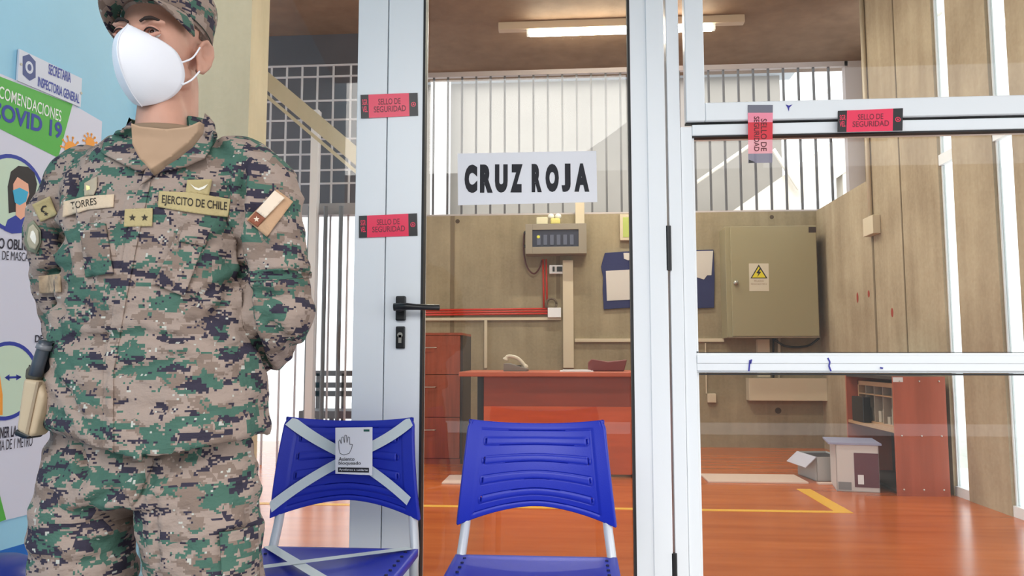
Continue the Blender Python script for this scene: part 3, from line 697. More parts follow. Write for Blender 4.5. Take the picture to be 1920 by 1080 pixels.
def furniture():
    # desk
    Y0 = 5.75; xl = P(862, 690, Y0).x; xr = P(1196, 690, Y0).x; zt = ZF+.765; xp0 = P(907, 790, Y0).x; xp1 = xr-.05
    e = thing_at('office_desk', ((xl+xr)/2, Y0+.35, ZF), 'orange and cherry laminate office desk behind the glass door', 'desk'); ww = W(e)
    ww.part('desktop', MB().box((xl, Y0-.05, zt-.035), (xr, Y0+.70, zt)), mat('orange_desktop', (186, 92, 62), .4, var=.06, scale=4, stretch=(.6, 6, 5)), bevel=.006)
    z1 = P(1000, 762, Y0).z; z2 = P(1000, 888, Y0).z
    ww.part('modesty_panel', MB().box((xp0, Y0, z1), (xp1, Y0+.02, zt-.036)), mat('cherry_band', (138, 58, 38), .4, var=.06, scale=4, stretch=(.6, 6, 5)))
    ww.part('modesty_panel', MB().box((xp0, Y0-.003, z2), (xp1, Y0+.02, z1)), ORANGEL)
    for x in (xp0-.055, xp1):
        ww.part('leg', MB().box((x, Y0+.05, ZF+.03), (x+.05, Y0+.6, zt-.036)), BLACKP, bevel=.004)
        ww.part('foot', MB().box((x-.005, Y0-.02, ZF), (x+.055, Y0+.68, ZF+.03)), BLACKP, bevel=.006)
    xk = P(905, 715, Y0).x
    # drawer cabinet
    Yc = 6.35; x1 = P(863, 760, Yc).x; x0 = x1-.55; zt2 = P(820, 624, Yc).z
    e = thing_at('drawer_cabinet', ((x0+x1)/2, Yc+.25, ZF), 'tall cherry drawer cabinet with dark side, left of the desk', 'cabinet'); ww = W(e)
    ww.part('body', MB().box((x0, Yc+.02, ZF), (x1, Yc+.55, zt2-.02)), DARKG)
    ww.part('side_panel', MB().box((x1, Yc+.02, ZF), (x1+.016, Yc+.55, zt2-.02)), DARKG)
    ww.part('cabinet_top', MB().box((x0, Yc, zt2-.02), (x1+.016, Yc+.55, zt2)), CHERRY)
    zz = [zt2-.024, P(820, 703, Yc).z, P(820, 783, Yc).z, P(820, 860, Yc).z]
    for k in range(3):
        dr = ww.part('drawer', MB().box((x0+.004, Yc, zz[k+1]+.004), (x1-.004, Yc+.02, zz[k])), CHERRY, bevel=.002)
        zh = zz[k]-.10; xh = P(802, 650, Yc).x
        ww.part('handle', MB().tube(curve_pts([(xh-.09, Yc, zh), (xh-.08, Yc-.025, zh), (xh+.06, Yc-.025, zh), (xh+.07, Yc, zh)], 5), .005, 8), mat('steel', (190, 188, 180), .3, metal=.8), parent=dr, smooth=True)
    ww.part('plinth', MB().box((x0, Yc+.01, ZF), (x1, Yc+.03, zz[3])), CHERRY)
    # telephone
    Yt = Y0+.25; c = P(966, 684, Yt); e = thing_at('desk_telephone', (c.x, Yt, zt), 'cream desk telephone with lifted curved handset on the desk', 'telephone'); ww = W(e)
    TB = mat('cream_phone', (206, 196, 178), .45)
    ww.part('base', MB().prism([(c.x-.085, Yt-.08, zt), (c.x+.10, Yt-.08, zt), (c.x+.10, Yt-.08, zt+.02), (c.x-.04, Yt-.08, zt+.06), (c.x-.085, Yt-.08, zt+.06)], (0, .18, 0)), mat('phone_base_grey', (120, 112, 104), .5), bevel=.004)  # grey base under the cream handset
    ww.part('handset', MB().tube(curve_pts([(c.x-.075, Yt-.04, zt+.085), (c.x-.05, Yt-.04, zt+.115), (c.x+.02, Yt-.04, zt+.10), (c.x+.075, Yt-.04, zt+.045), (c.x+.085, Yt-.04, zt+.025)], 6), [.022]*3+[.014]*6+[.014]*10+[.02]*6, 12), TB, smooth=True)
    ww.part('keypad', MB().box((c.x-.0, Yt-.075, zt+.036), (c.x+.05, Yt+.03, zt+.046)), BLACKP)
    # papers and folder
    p0 = P(1050, 688, Y0+.1).x; p1 = P(1112, 688, Y0+.1).x
    for k in range(2):
        mb = MB().box((p0+.02*k, Y0+.02, zt+.0005+.006*k), (p1-.02*k, Y0+.3, zt+.006+.006*k)); o = localise(mb.build('paper_stack', PAPER))
        tag(o, ['white paper pad lying lowest on the desk top', 'narrower white paper pad lying on top of the other on the desk'][k], 'paper')
    q = [P(x, y, Y0+.2) for x, y in ((1103, 691), (1103, 680), (1110, 673), (1140, 678), (1160, 676), (1176, 674), (1170, 691))]
    for v in q: v.z = max(v.z, zt+.001)
    q[0].z = q[-1].z = zt+.001
    o = localise(MB().prism(q, (0, .16, 0)).build('leather_folder', mat('dark_wine_leather', (112, 44, 40), .45), bevel=.008)); tag(o, 'dark red soft folder resting at the right end of the desk', 'folder')
    # bookcase on the right wall side
    xa = XR-.02; sx0 = PX(1604, 760, XR-.40); Yn = P(0, 0, 1).y
    xL = 1.95; 
    f0 = PZ(1684, 930, ZF); f1 = PZ(1764, 934, ZF)        # near side panel foot
    Yn = f0.y; xL = f0.x; xRr = min(XR-.01, xL+.32); zt3 = P(1690, 706, Yn).z; Yf = Yn+.85
    e = thing_at('bookcase', ((xL+xRr)/2, (Yn+Yf)/2, ZF), 'low cherry bookcase open to the left, against the right wall', 'bookcase'); ww = W(e)
    SP = mat('cherry_side', (176, 92, 70), .38, var=.07, scale=4, stretch=(5, 5, .5))
    side = ww.part('side_panel', MB().box((xL, Yn, ZF), (xRr, Yn+.02, zt3)), SP)
    ww.part('side_panel', MB().box((xL, Yf, ZF), (xRr, Yf+.02, zt3)), SP)
    ww.part('back_panel', MB().box((xRr-.01, Yn+.02, ZF), (xRr, Yf, zt3)), DARKG)
    ww.part('top', MB().box((xL, Yn+.02, zt3-.02), (xRr-.01, Yf, zt3)), DARKG)
    ww.part('base_shelf', MB().box((xL+.01, Yn+.02, ZF+.02), (xRr-.01, Yf, ZF+.04)), DARKG)
    zsh = ZF+(zt3-ZF)*.52
    PINE = mat('pine_edge', (178, 140, 106), .5)
    ww.part('shelf', MB().box((xL+.005, Yn+.02, zsh), (xRr-.01, Yf, zsh+.02)), PINE)
    hk = [PX(x, y, (xL+xRr)/2) for x, y in ()]
    for zz_ in (ZF+.04, (ZF+zt3)/2, zt3-.03):
        for t in (.12, .5, .88): ww.part('screw', MB().ell((xL+(xRr-xL)*t, Yn-.001, zz_), .006, nu=8, nv=6), mat('steel', (190, 188, 180), .3, metal=.8), parent=side)
    ww.part('price_tag', MB().box((xL-.002, Yn-.002, zt3-.035), (xL+.06, Yn, zt3-.005)), PAPER, parent=side)
    # pigeon-hole rack and black file box on the shelf
    e = thing_at('pigeonhole_rack', (xL+.12, Yn+.5, zsh+.02), 'wooden pigeonhole rack with paper slots on the bookcase shelf', 'rack'); w2 = W(e)
    ya, yb = Yn+.04, Yf-.05; za, zb = zsh+.0205, zt3-.05; xx0, xx1 = xL+.065, xL+.29; fr = MB()
    fr.box((xx0, ya, za), (xx1, ya+.015, zb)).box((xx0, yb-.015, za), (xx1, yb, zb)).box((xx0, ya, za), (xx1, yb, za+.012)).box((xx0, ya, zb-.03), (xx1, yb, zb))
    w2.part('rack_frame', fr, PINE)
    for k in range(1, 5): y = ya+(yb-ya)*k/5; w2.part('divider', MB().box((xx0, y-.004, za+.012), (xx1, y+.004, zb-.03)), mat('grey_divider', (150, 136, 124), .6))
    zm = (za+zb)/2+.05; w2.part('rack_shelf', MB().box((xx0, ya+.015, zm), (xx1, yb-.015, zm+.008)), PINE)
    w2.part('rack_back', MB().box((xx1, ya, za), (xx1+.01, yb, zb)), mat('rack_brown', (120, 98, 84), .6))
    for k in range(9):
        y = ya+.05+k*.075; h = .04+random.random()*.1
        w2.part('paper_bundle', MB().box((xx0+.02, y-.03, za+.013), (xx1-.02, y+.015, za+.013+h)), mat('paper_grey', (176, 166, 152), .7))
    o = localise(MB().box((xL+.006, Yf-.30, zsh+.0205), (xL+.06, Yf-.08, zsh+.20)).build('file_box', BLACKP, bevel=.006)); tag(o, 'small black file box in front of the pigeonhole rack', 'box')
    # cartons in front
    c0 = PZ(1650, 922, ZF)
    def carton(cx, cy, sx, sy, h, rz, label, col, open_=False):
        e = empty('cardboard_carton', (cx, cy, ZF), rz); tag(e, label, 'box', 'cartons by the bookcase')
        M_ = mat('carton_'+str(col[0]), col, .7); t = .005
        mb = MB().box((-sx/2, -sy/2, 0), (sx/2, -sy/2+t, h)).box((-sx/2, sy/2-t, 0), (sx/2, sy/2, h)).box((-sx/2, -sy/2, 0), (-sx/2+t, sy/2, h)).box((sx/2-t, -sy/2, 0), (sx/2, sy/2, h)).box((-sx/2, -sy/2, 0), (sx/2, sy/2, t))
        mb.build('box_body', M_, e)
        if open_:
            MB().box((-t/2, -sy/2, 0), (t/2, sy/2, sx*.5), Matrix.Translation((-sx/2, 0, h)) @ Matrix.Rotation(R(48), 4, 'Y') @ Matrix.Rotation(math.pi, 4, 'Y')).build('flap', mat('flap_lilac', (190, 188, 204), .6), e)
        MB().box((-sx/2+t, -sy/2+t, h*.9), (sx/2-t, sy/2-t, h*.93)).build('contents', mat('black_bag', (40, 38, 50), .5), e)
        return e
    BW = (206, 200, 200)
    b1 = carton(xL-.16, Yn+.30, .26, .34, .30, R(-12), 'nearer white carton with dark red print before the bookcase', BW)
    MB().box((-.02, -.173, .03), (.128, -.1705, .25)).build('printed_side', mat('wine_print', (96, 52, 66), .6), b1)
    MB().box((-.12, -.172, .01), (-.04, -.1705, .06)).build('printed_band', mat('grey_print', (130, 130, 134), .6), b1)
    MB().box((.0, -.176, .05), (.035, -.1735, .11)).build('label_square', PAPER, b1)
    # slanting lid leaning over the cartons
    b2 = carton(xL-.24, Yn+.72, .22, .34, .17, R(6), 'farther low grey carton with raised flap before the bookcase', (186, 186, 186), True)
    e = thing_at('carton_lid', (xL-.16, Yn+.3, ZF+.30), 'pale lilac flat lid lying over the nearer white carton', 'lid')
    W(e).part('lid_panel', MB().box((-.17, -.19, 0), (.15, .19, .012), Matrix.Translation((xL-.16, Yn+.31, ZF+.3015)) @ Matrix.Rotation(R(-12), 4, 'Z')), mat('lid_lilac', (150, 152, 182), .5))
    # floor planks and tape
    for k, (a, b, lb) in enumerate((((828, 886), (884, 908), 'short white plank lying on the floor before the desk'), ((1320, 889), (1512, 905), 'long white plank lying on the orange floor'), ((1535, 905), (1605, 909), 'thin white strip lying on the floor near the cartons'))):
        p = PZ(a[0], b[1], ZF); q = PZ(b[0], b[1], ZF); r_ = PZ(b[0], a[1], ZF+.01)
        x0_ = p.x if k != 1 else .95
        o = localise(MB().box((x0_, p.y, ZF), (q.x, min(r_.y, p.y+.35), ZF+.012)).build('floor_plank', mat('pale_plank', (222, 196, 184), .4), bevel=.002)); tag(o, lb, 'plank', 'planks on the floor')
    YT = mat('yellow_floor_tape', (226, 170, 50), .45)
    a = PZ(600, 938, ZF); b = PZ(1600, 962, ZF); c = PZ(1528, 918, ZF)
    o = localise(MB().box((-2.4, b.y-.005, ZF), (b.x, b.y+.05, ZF+.0015)).build('floor_tape', YT)); tag(o, 'long yellow tape line running across the orange floor', 'tape', 'floor tape')
    o = localise(MB().box((b.x-.09, b.y+.05, ZF), (b.x, 5.35, ZF+.0015)).build('floor_tape', YT)); tag(o, 'short yellow tape line running toward the back wall', 'tape', 'floor tape')
furniture()

def wall_items():
    Y = YB; q = lambda x, y, yy=YB: P(x, y, yy)
    def wbox(a, b, depth, m_, name, label, cat, bevel=.003, group=None):
        p0 = P(a[0], a[1], Y-depth); p1 = P(b[0], b[1], Y-depth)
        o = localise(MB().box((p0.x, Y-depth, p0.z), (p1.x, Y, p1.z)).build(name, m_, bevel=bevel)); tag(o, label, cat, group); return o
    # breaker box
    D = .2; a = P(985, 420, Y-D); b = P(1100, 475, Y-D); cx = (a.x+b.x)/2
    e = thing_at('breaker_box', (cx, Y-D/2, b.z), 'grey brown steel breaker box with a dark window on the back wall', 'electrical box'); ww = W(e)
    ww.part('housing', MB().box((a.x, Y-D+.02, b.z), (b.x, Y, a.z)), GREYBX, bevel=.006)
    i0 = P(998, 431, Y-D); i1 = P(1085, 462, Y-D)
    dr = MB().box((a.x, Y-D, b.z), (i0.x, Y-D+.019, a.z)).box((i1.x, Y-D, b.z), (b.x, Y-D+.019, a.z)).box((i0.x, Y-D, i0.z), (i1.x, Y-D+.019, a.z)).box((i0.x, Y-D, b.z), (i1.x, Y-D+.019, i1.z))
    d_ = ww.part('cover', dr, GREYBX, bevel=.002)
    ww.part('dark_window', MB().box((i0.x, Y-D+.012, i1.z), (i1.x, Y-D+.0195, i0.z)), mat('window_dark', (52, 56, 74), .2))
    for k in range(1, 7): x = i0.x+(i1.x-i0.x)*k/7; ww.part('breaker', MB().box((x-.02, Y-D+.005, i1.z+.02), (x+.016, Y-D+.0115, i0.z-.05)), mat('breaker_grey', (84, 90, 112), .4))
    ww.part('sticker', MB().ell((i0.x+.06, Y-D+.004, i0.z-.07), (.016, .003, .016), nu=12, nv=6), mat('yellow_dot', (214, 214, 70), .5))
    for py in (433, 459): ww.part('cable_gland', MB().ell((a.x-.005, Y-D+.1, P(985, py, Y-D).z), .018, nu=10, nv=6), BLACKP)
    zt = a.z
    # things on top
    p = P(1019, 420, Y-.12); o = localise(MB().box((p.x-.07, Y-.16, zt+.001), (p.x+.045, Y-.06, zt+.075)).build('small_box', mat('cream_box', (214, 206, 176), .5), bevel=.01)); tag(o, 'small cream box resting on top of the breaker box', 'box')
    p = P(1040, 420, Y-.12); e = thing_at('emergency_lamp', (p.x, Y-.12, zt+.001), 'small pale yellow twin lamp standing on the breaker box', 'lamp'); ww = W(e)
    ww.part('lamp_base', MB().box((p.x-.04, Y-.17, zt+.001), (p.x+.055, Y-.07, zt+.06)), mat('pale_yellow_plastic', (216, 204, 120), .5), bevel=.012)
    for s in (-1, 1): ww.part('lamp_head', MB().ell((p.x+s*.035, Y-.12, zt+.085), (.032, .03, .03)), mat('lamp_white', (232, 232, 226), .3), smooth=True)
    # ducts
    wbox((1055, 488), (1076, 690), .07, DUCT, 'cable_duct', 'wide cream duct running down under the breaker box', 'duct', group='cream wall ducts')
    wbox((1078, 300), (1096, 420), .07, DUCT, 'cable_duct', 'upright duct rising above the breaker box across the bars', 'duct', group='cream wall ducts')
    wbox((770, 596), (1052, 600), .03, DUCT, 'cable_duct', 'thin level duct under the red conduits', 'duct', .001, 'cream wall ducts')
    wbox((908, 600), (913, 690), .03, DUCT, 'cable_duct', 'thin upright duct above the telephone', 'duct', .001, 'cream wall ducts')
    wbox((1078, 635), (1358, 641), .03, DUCT, 'cable_duct', 'level duct running right under the blue wall organiser', 'duct', .001, 'cream wall ducts')
    wbox((1322, 643), (1326, 738), .03, DUCT, 'cable_duct', 'thin upright duct down to the small wall outlet', 'duct', .001, 'cream wall ducts')
    wbox((1546, 420), (1553, 712), .04, DUCT, 'cable_duct', 'tall thin duct at the corner right of the steel cabinet', 'duct', .001, 'cream wall ducts')
    wbox((1404, 709), (1556, 752), .14, DUCT, 'cable_trunking', 'large cream trunking box low under the steel cabinet', 'trunking', .004)
    wbox((1420, 636), (1445, 708), .06, DUCT, 'cable_duct', 'short wide duct between steel cabinet and trunking', 'duct', group='cream wall ducts')
    wbox((1327, 738), (1343, 755), .05, DUCT, 'wall_outlet', 'small cream outlet low on the back wall', 'outlet')
    o = wbox((1030, 497), (1055, 513), .05, PAPER, 'light_switch', 'white switch plate with dark rocker below the breaker box', 'switch')
    for x0, x1 in ((1036, 1040), (1044, 1054)):
        p0 = P(x0, 500, Y-.055); p1 = P(x1, 509, Y-.055); m_ = MB().box((p0.x, Y-.058, p0.z), (p1.x, Y-.05, p1.z)).build('rocker', BLACKP, o)
        for v in m_.data.vertices: v.co -= o.location
    o = wbox((1027, 577), (1052, 595), .06, PAPER, 'socket_box', 'white socket box where the red conduits meet', 'socket')
    p = P(1034, 570, Y-.05); tor = MB().tube([(p.x+.05*math.cos(t*.5236), Y-.04, p.z+.055*math.sin(t*.5236)) for t in range(13)], .012, 8)
    o = localise(tor.build('cable_coil', mat('brown_cable', (92, 76, 60), .6), smooth=True)); tag(o, 'small coil of brown cable on top of the socket box', 'cable')
    # red conduits
    for k, py in enumerate((580, 584.5, 589)):
        a = P(745, py+2, Y-.03); b = P(1027, py-1, Y-.03)
        o = localise(MB().tube([a, b], .010, 10).build('red_conduit', REDC, smooth=True)); tag(o, ['top', 'middle', 'lowest'][k]+' of the three level red conduits on the back wall', 'conduit', 'red conduits')
    for k, px in enumerate((1016, 1022)):
        a = P(px+2, 486, Y-.03); b = P(px+4, 577, Y-.03)
        o = localise(MB().tube([a, b], .010, 10).build('red_conduit', REDC, smooth=True)); tag(o, ['left', 'right'][k]+' of the two upright red conduits under the breaker box', 'conduit', 'red conduits')
    pts = [P(x, y, Y-.05) for x, y in ((983, 436), (982, 470), (988, 500), (1000, 513), (1010, 505), (1016, 488))]
    o = localise(MB().tube(curve_pts(pts), .008, 8).build('loose_cable', mat('dark_wine_cable', (84, 36, 34), .5), smooth=True)); tag(o, 'dark cable looping from the side of the breaker box', 'cable')
    pts = [P(x, y, Y-.05) for x, y in ((1452, 636), (1470, 648), (1495, 651), (1518, 647), (1536, 634))]
    o = localise(MB().tube(curve_pts(pts), .011, 8).build('loose_cable', BLACKP, smooth=True)); tag(o, 'black cable loop hanging under the large steel cabinet', 'cable')
    for k, px in enumerate((1450, 1461)):
        o = localise(MB().tube([P(px, 634, Y-.04), P(px, 709, Y-.04)], .010+.004*k, 8).build('feed_cable', [BLACKP, DUCT][k], smooth=True)); tag(o, ['black', 'cream'][k]+' feed cable between steel cabinet and trunking', 'cable')
    # green framed board
    p0 = P(1162, 402, Y-.05); p1 = P(1218, 450, Y-.05); e = thing_at('framed_notice', ((p0.x+p1.x)/2, Y, p1.z), 'small cream framed green notice beside the door stile', 'frame'); ww = W(e)
    ww.part('frame', MB().box((p0.x, Y-.05, p1.z), (p1.x, Y, p0.z)), DUCT, bevel=.004)
    ww.part('green_sheet', MB().box((p0.x+.03, Y-.053, p1.z+.03), (p1.x-.03, Y-.05, p0.z-.03)), mat('lime_print', (176, 190, 100), .5))
    # navy organiser with papers
    NV = mat('navy_fabric', (38, 44, 92), .85, bump=.2, bscale=30)
    e = thing_at('fabric_organiser', (P(1235, 578, Y).x, Y-.02, P(1235, 578, Y).z), 'navy fabric wall organiser holding papers on the back wall', 'organiser'); ww = W(e)
    pts = [(1134, 474), (1180, 471), (1290, 469), (1338, 468), (1340, 520), (1339, 577), (1290, 579), (1180, 577), (1132, 580), (1130, 545), (1131, 520), (1127, 500), (1130, 488)]
    ww.part('backing', MB().prism([P(x, y, Y-.025) for x, y in pts], (0, .024, 0)), NV, bevel=.004)
    for pp, nm in (([(1136, 508), (1190, 505), (1192, 561), (1138, 564)], 'sheet'), ([(1290, 471), (1337, 470), (1334, 516), (1326, 516), (1320, 524), (1300, 518), (1290, 518)], 'sheet'), ([(1169, 474), (1186, 474), (1186, 485), (1178, 488), (1170, 485)], 'patch')):
        ww.part(nm, MB().prism([P(x, y, Y-.030) for x, y in pp], (0, .004, 0)), mat('aged_paper', (206, 200, 196), .7))
    # steel cabinet
    D = .30; a = P(1360, 424, Y-D); b = P(1538, 633, Y-D); e = thing_at('electrical_cabinet', ((a.x+b.x)/2, Y-D/2, b.z), 'large beige steel electrical cabinet with a hazard label on the wall', 'cabinet'); ww = W(e)
    ww.part('cabinet_body', MB().box((a.x, Y-D+.03, b.z), (b.x, Y, a.z)), BEIGEM, bevel=.004)
    dr = ww.part('cabinet_door', MB().box((a.x+.045, Y-D, b.z+.012), (b.x-.004, Y-D+.028, a.z-.004)), BEIGEM, bevel=.006, segs=3)
    ww.part('bottom_rim', MB().box((a.x, Y-D, b.z), (b.x, Y-D+.03, b.z+.01)), mat('cabinet_rim', (134, 118, 100), .5))
    k = P(1380, 530, Y-D-.02); ww.part('knob', MB().tube([(k.x, Y-D+.0, k.z), (k.x, Y-D-.03, k.z)], [.018, .022], 14), mat('steel', (190, 188, 180), .3, metal=.8), parent=dr, smooth=True)
    pl = Plane((0, Y-D, 0), (1, 0, 0), (0, -1, 0))
    hz = ww.part('hazard_label', pl.polypx([(1404, 494), (1441, 494), (1442, 546), (1405, 546)], .002, .0015), mat('label_cream', (206, 196, 178), .6), parent=dr)
    ww.part('triangle_border', pl.polypx([(1422.5, 496), (1439, 522), (1407, 522)], .0030), INK, parent=dr)
    ww.part('yellow_triangle', pl.polypx([(1422.5, 500), (1435.5, 520.5), (1410, 520.5)], .0042), mat('hazard_yellow', (222, 206, 40), .5), parent=dr)
    ww.part('bolt_symbol', pl.polypx([(1424, 503), (1418, 512), (1422, 513), (1419, 520), (1427, 510), (1423, 509), (1427, 504)], .0054), INK, parent=dr)
    ww.part('lettering', pl.textpx('PELIGRO', (1414, 529), (1432, 529), (1414, 525), .003), mat('label_text', (150, 126, 110), .6), parent=dr)
    ww.part('lettering', pl.textpx('RIESGO ELECTRICO', (1408, 534), (1438, 534), (1408, 531), .003), mat('label_text', (150, 126, 110), .6), parent=dr)
    ww.part('maker_label', pl.polypx([(1516, 425.5), (1530, 425.5), (1530, 436), (1516, 436)], .002), mat('dark_brown_label', (48, 28, 20), .5), parent=dr)
    # shutter of formwork holes
    for px, py, r_ in ((858, 415, .022), (1447, 407, .02), (1459, 770, .03)):
        p = P(px, py, Y); o = localise(MB().tube([(p.x, Y-.003, p.z), (p.x, Y+.002, p.z)], r_, 14).build('tie_hole', mat('hole_brown', (74, 60, 46), .9))); tag(o, 'dark round formwork hole in the back wall '+{858: 'left of the breaker box', 1447: 'above the steel cabinet', 1459: 'under the trunking'}[px], 'hole')
    for k, (px, h) in enumerate(((1466, 1), (1477, 1))): pass
    # back wall panel joints
    jm = mat('dark_joint', (118, 103, 82), .9)  # brown of the joint strips
    for px, y0, y1 in ((849, 405, 690), (1046, 405, 560)):
        a = P(px, y0, Y); b = P(px, y1, Y); o = MB().box((a.x-.02, Y-.004, b.z), (a.x+.02, Y+.01, a.z)).build('trim_6', jm); o['kind'] = 'structure'
    # right wall: conduit and outlet, red stains
    x = XR; p0 = PX(1632, 260, x-.02); pb = PX(1632, 410, x-.02)
    o = localise(MB().tube([(x-.02, pb.y, pb.z), (x-.02, pb.y, ZC)], .018, 10).build('wall_conduit', DUCT, smooth=True)); tag(o, 'cream conduit running up the right wall from a small box', 'conduit')
    a = PX(1622, 411, x-.04); b = PX(1642, 437, x-.04); o = localise(MB().box((x-.06, a.y, a.z), (x, min(b.y, a.y-.1), b.z)).build('junction_box', DUCT, bevel=.004)); tag(o, 'small cream junction box at the foot of the right wall conduit', 'box')
    for k, (px, py, rz) in enumerate(((1608, 558, .045), (1629, 551, .03), (1673, 586, .035))):
        p = PX(px, py, x); o = localise(MB().ell((x-.001, p.y, p.z), (.002, .022, rz), nu=12, nv=8).build('red_stain', mat('stain_red', (150, 54, 36), .8))); tag(o, ['large', 'middle', 'nearest'][k]+' small red paint stain on the right concrete wall', 'stain', 'red stains')
wall_items()
# ================================================================== THE SOLDIER
CAMO = camo(); CAMO2 = camo((5, 9, 3))
SKIN = mat('skin', (196, 148, 128), .55, var=.06, scale=14, bump=.05, bscale=120)
SKIN.node_tree.nodes['Principled BSDF'].inputs['Subsurface Weight'].default_value = .12
SKIN.node_tree.nodes['Principled BSDF'].inputs['Subsurface Radius'].default_value = (.012, .005, .003)
YS = 1.47
TW = R(0)
VA = R(28)          # bearing of the line of sight to him, for turning outline widths into depths
def remesh(mb, voxel, smooth, name):
    me = mb.mesh(name+'_raw'); ob = bpy.data.objects.new(name+'_raw', me); COL.objects.link(ob)
    r = ob.modifiers.new('r', 'REMESH'); r.mode = 'VOXEL'; r.voxel_size = voxel; r.use_smooth_shade = True
    s = ob.modifiers.new('s', 'SMOOTH'); s.factor = .5; s.iterations = smooth
    dg = bpy.context.evaluated_depsgraph_get(); dg.update()
    out = bpy.data.meshes.new_from_object(ob.evaluated_get(dg)); out.name = name
    bpy.data.objects.remove(ob); bpy.data.meshes.remove(me); out.materials.clear(); return out
def displace(me, fn):
    ns = [v.normal.copy() for v in me.vertices]
    for v, n in zip(me.vertices, ns):
        d = fn(v.co, n)
        if d: v.co = v.co+n*d
    me.update()
def bvh_of(mes):
    vs = []; ps = []
    for me in mes:
        n = len(vs); vs += [v.co.copy() for v in me.vertices]; ps += [tuple(i+n for i in p.vertices) for p in me.polygons]
    return BVHTree.FromPolygons(vs, ps)
def PY(px, py, Y=YS): return P(px, py, Y)
def ring(py, l, r, b, yoff=0, n=56, zf=None, e=2.3, Y=YS):
    cpx = (l+r)/2; c = PY(cpx, py, Y+yoff); hw = abs(PY(r, py, Y+yoff).x-PY(l, py, Y+yoff).x)/2
    s, co = math.sin(TW), math.cos(TW); sr, cr = math.sin(TW+VA), math.cos(TW+VA); a = math.sqrt(max(.0004, (hw*math.cos(VA))**2-(b*sr)**2))/cr
    out = []
    for k in range(n):
        t = 2*math.pi*k/n; ct, st = math.cos(t), math.sin(t)
        x = a*abs(ct)**(2/e)*(1 if ct > 0 else -1); y = b*abs(st)**(2/e)*(1 if st > 0 else -1)
        X_ = x*co+y*s; Y_ = -x*s+y*co            # turned clockwise seen from above
        p = Vector((c.x+X_, c.y+Y_, c.z))
        if zf: p.z = zf(PROJ(p)[0], p)
        out.append(p)
    return out

soldier = empty('person', (PY(280, 668).x, YS, 0))
tag(soldier, 'standing soldier in digital camouflage and white face mask, hands behind back', 'person')
def own(name, me, material, smooth=True, parent=None):
    o = link(name, me, material, parent or soldier, smooth)
    off = Vector(soldier.location)
    for v in o.data.vertices: v.co -= off
    return o
# -------- head frame: +x his left, -y forward, z up, origin between the eyes' level and ears
HROT = Matrix.Rotation(R(-1), 4, 'Z') @ Matrix.Rotation(R(0), 4, 'X')
HEAD = Matrix.Translation(PY(383, 113, 1.49)-(HROT @ Vector((.084, .020, -.018)))) @ HROT
def H(x, y, z): return HEAD @ Vector((x, y, z))
HATM = HEAD @ Matrix.Translation((0, .02, .04)) @ Matrix.Rotation(R(-7), 4, 'X') @ Matrix.Translation((0, -.02, -.04))
def head_mb(mb):
    def e(c, r): mb.ell(H(*c), r, HEAD, 28, 18)
    e((0, .022, .040), (.076, .097, .095)); e((0, -.020, .0), (.067, .072, .085)); e((0, -.030, -.045), (.058, .060, .060))
    e((0, -.050, -.088), (.040, .036, .028))
    for s in (-1, 1):
        e((s*.040, -.058, -.026), (.014, .018, .014)); e((s*.030, -.078, .020), (.026, .012, .008))
        e((s*.050, -.008, -.062), (.018, .034, .026)); e((s*.010, -.104, -.036), (.009, .010, .008))
        # ear: plate, rim and lobe
        mb.ell(H(s*.077, .021, -.018), (.007, .019, .031), HEAD @ Matrix.Rotation(R(12), 4, 'X'), 14, 10)
        pts = [(.080, .004, -.002), (.086, .005, .012), (.090, .018, .021), (.093, .033, .014), (.092, .039, -.006), (.088, .033, -.028), (.082, .019, -.044), (.078, .008, -.046)]
        for p, q in zip(pts, pts[1:]): mb.cap(H(s*p[0], *p[1:]), H(s*q[0], *q[1:]), .0048, .0048, 8)
        mb.ell(H(s*.083, .026, -.012), (.005, .015, .027), HEAD @ Matrix.Rotation(R(12), 4, 'X'), 14, 10)
        mb.ell(H(s*.079, .010, -.038), (.0055, .008, .010), HEAD, 10, 8)
    mb.cap(H(0, -.088, .006), H(0, -.112, -.034), .0085, .0115, 12)
    e((0, -.090, -.066), (.022, .010, .010))
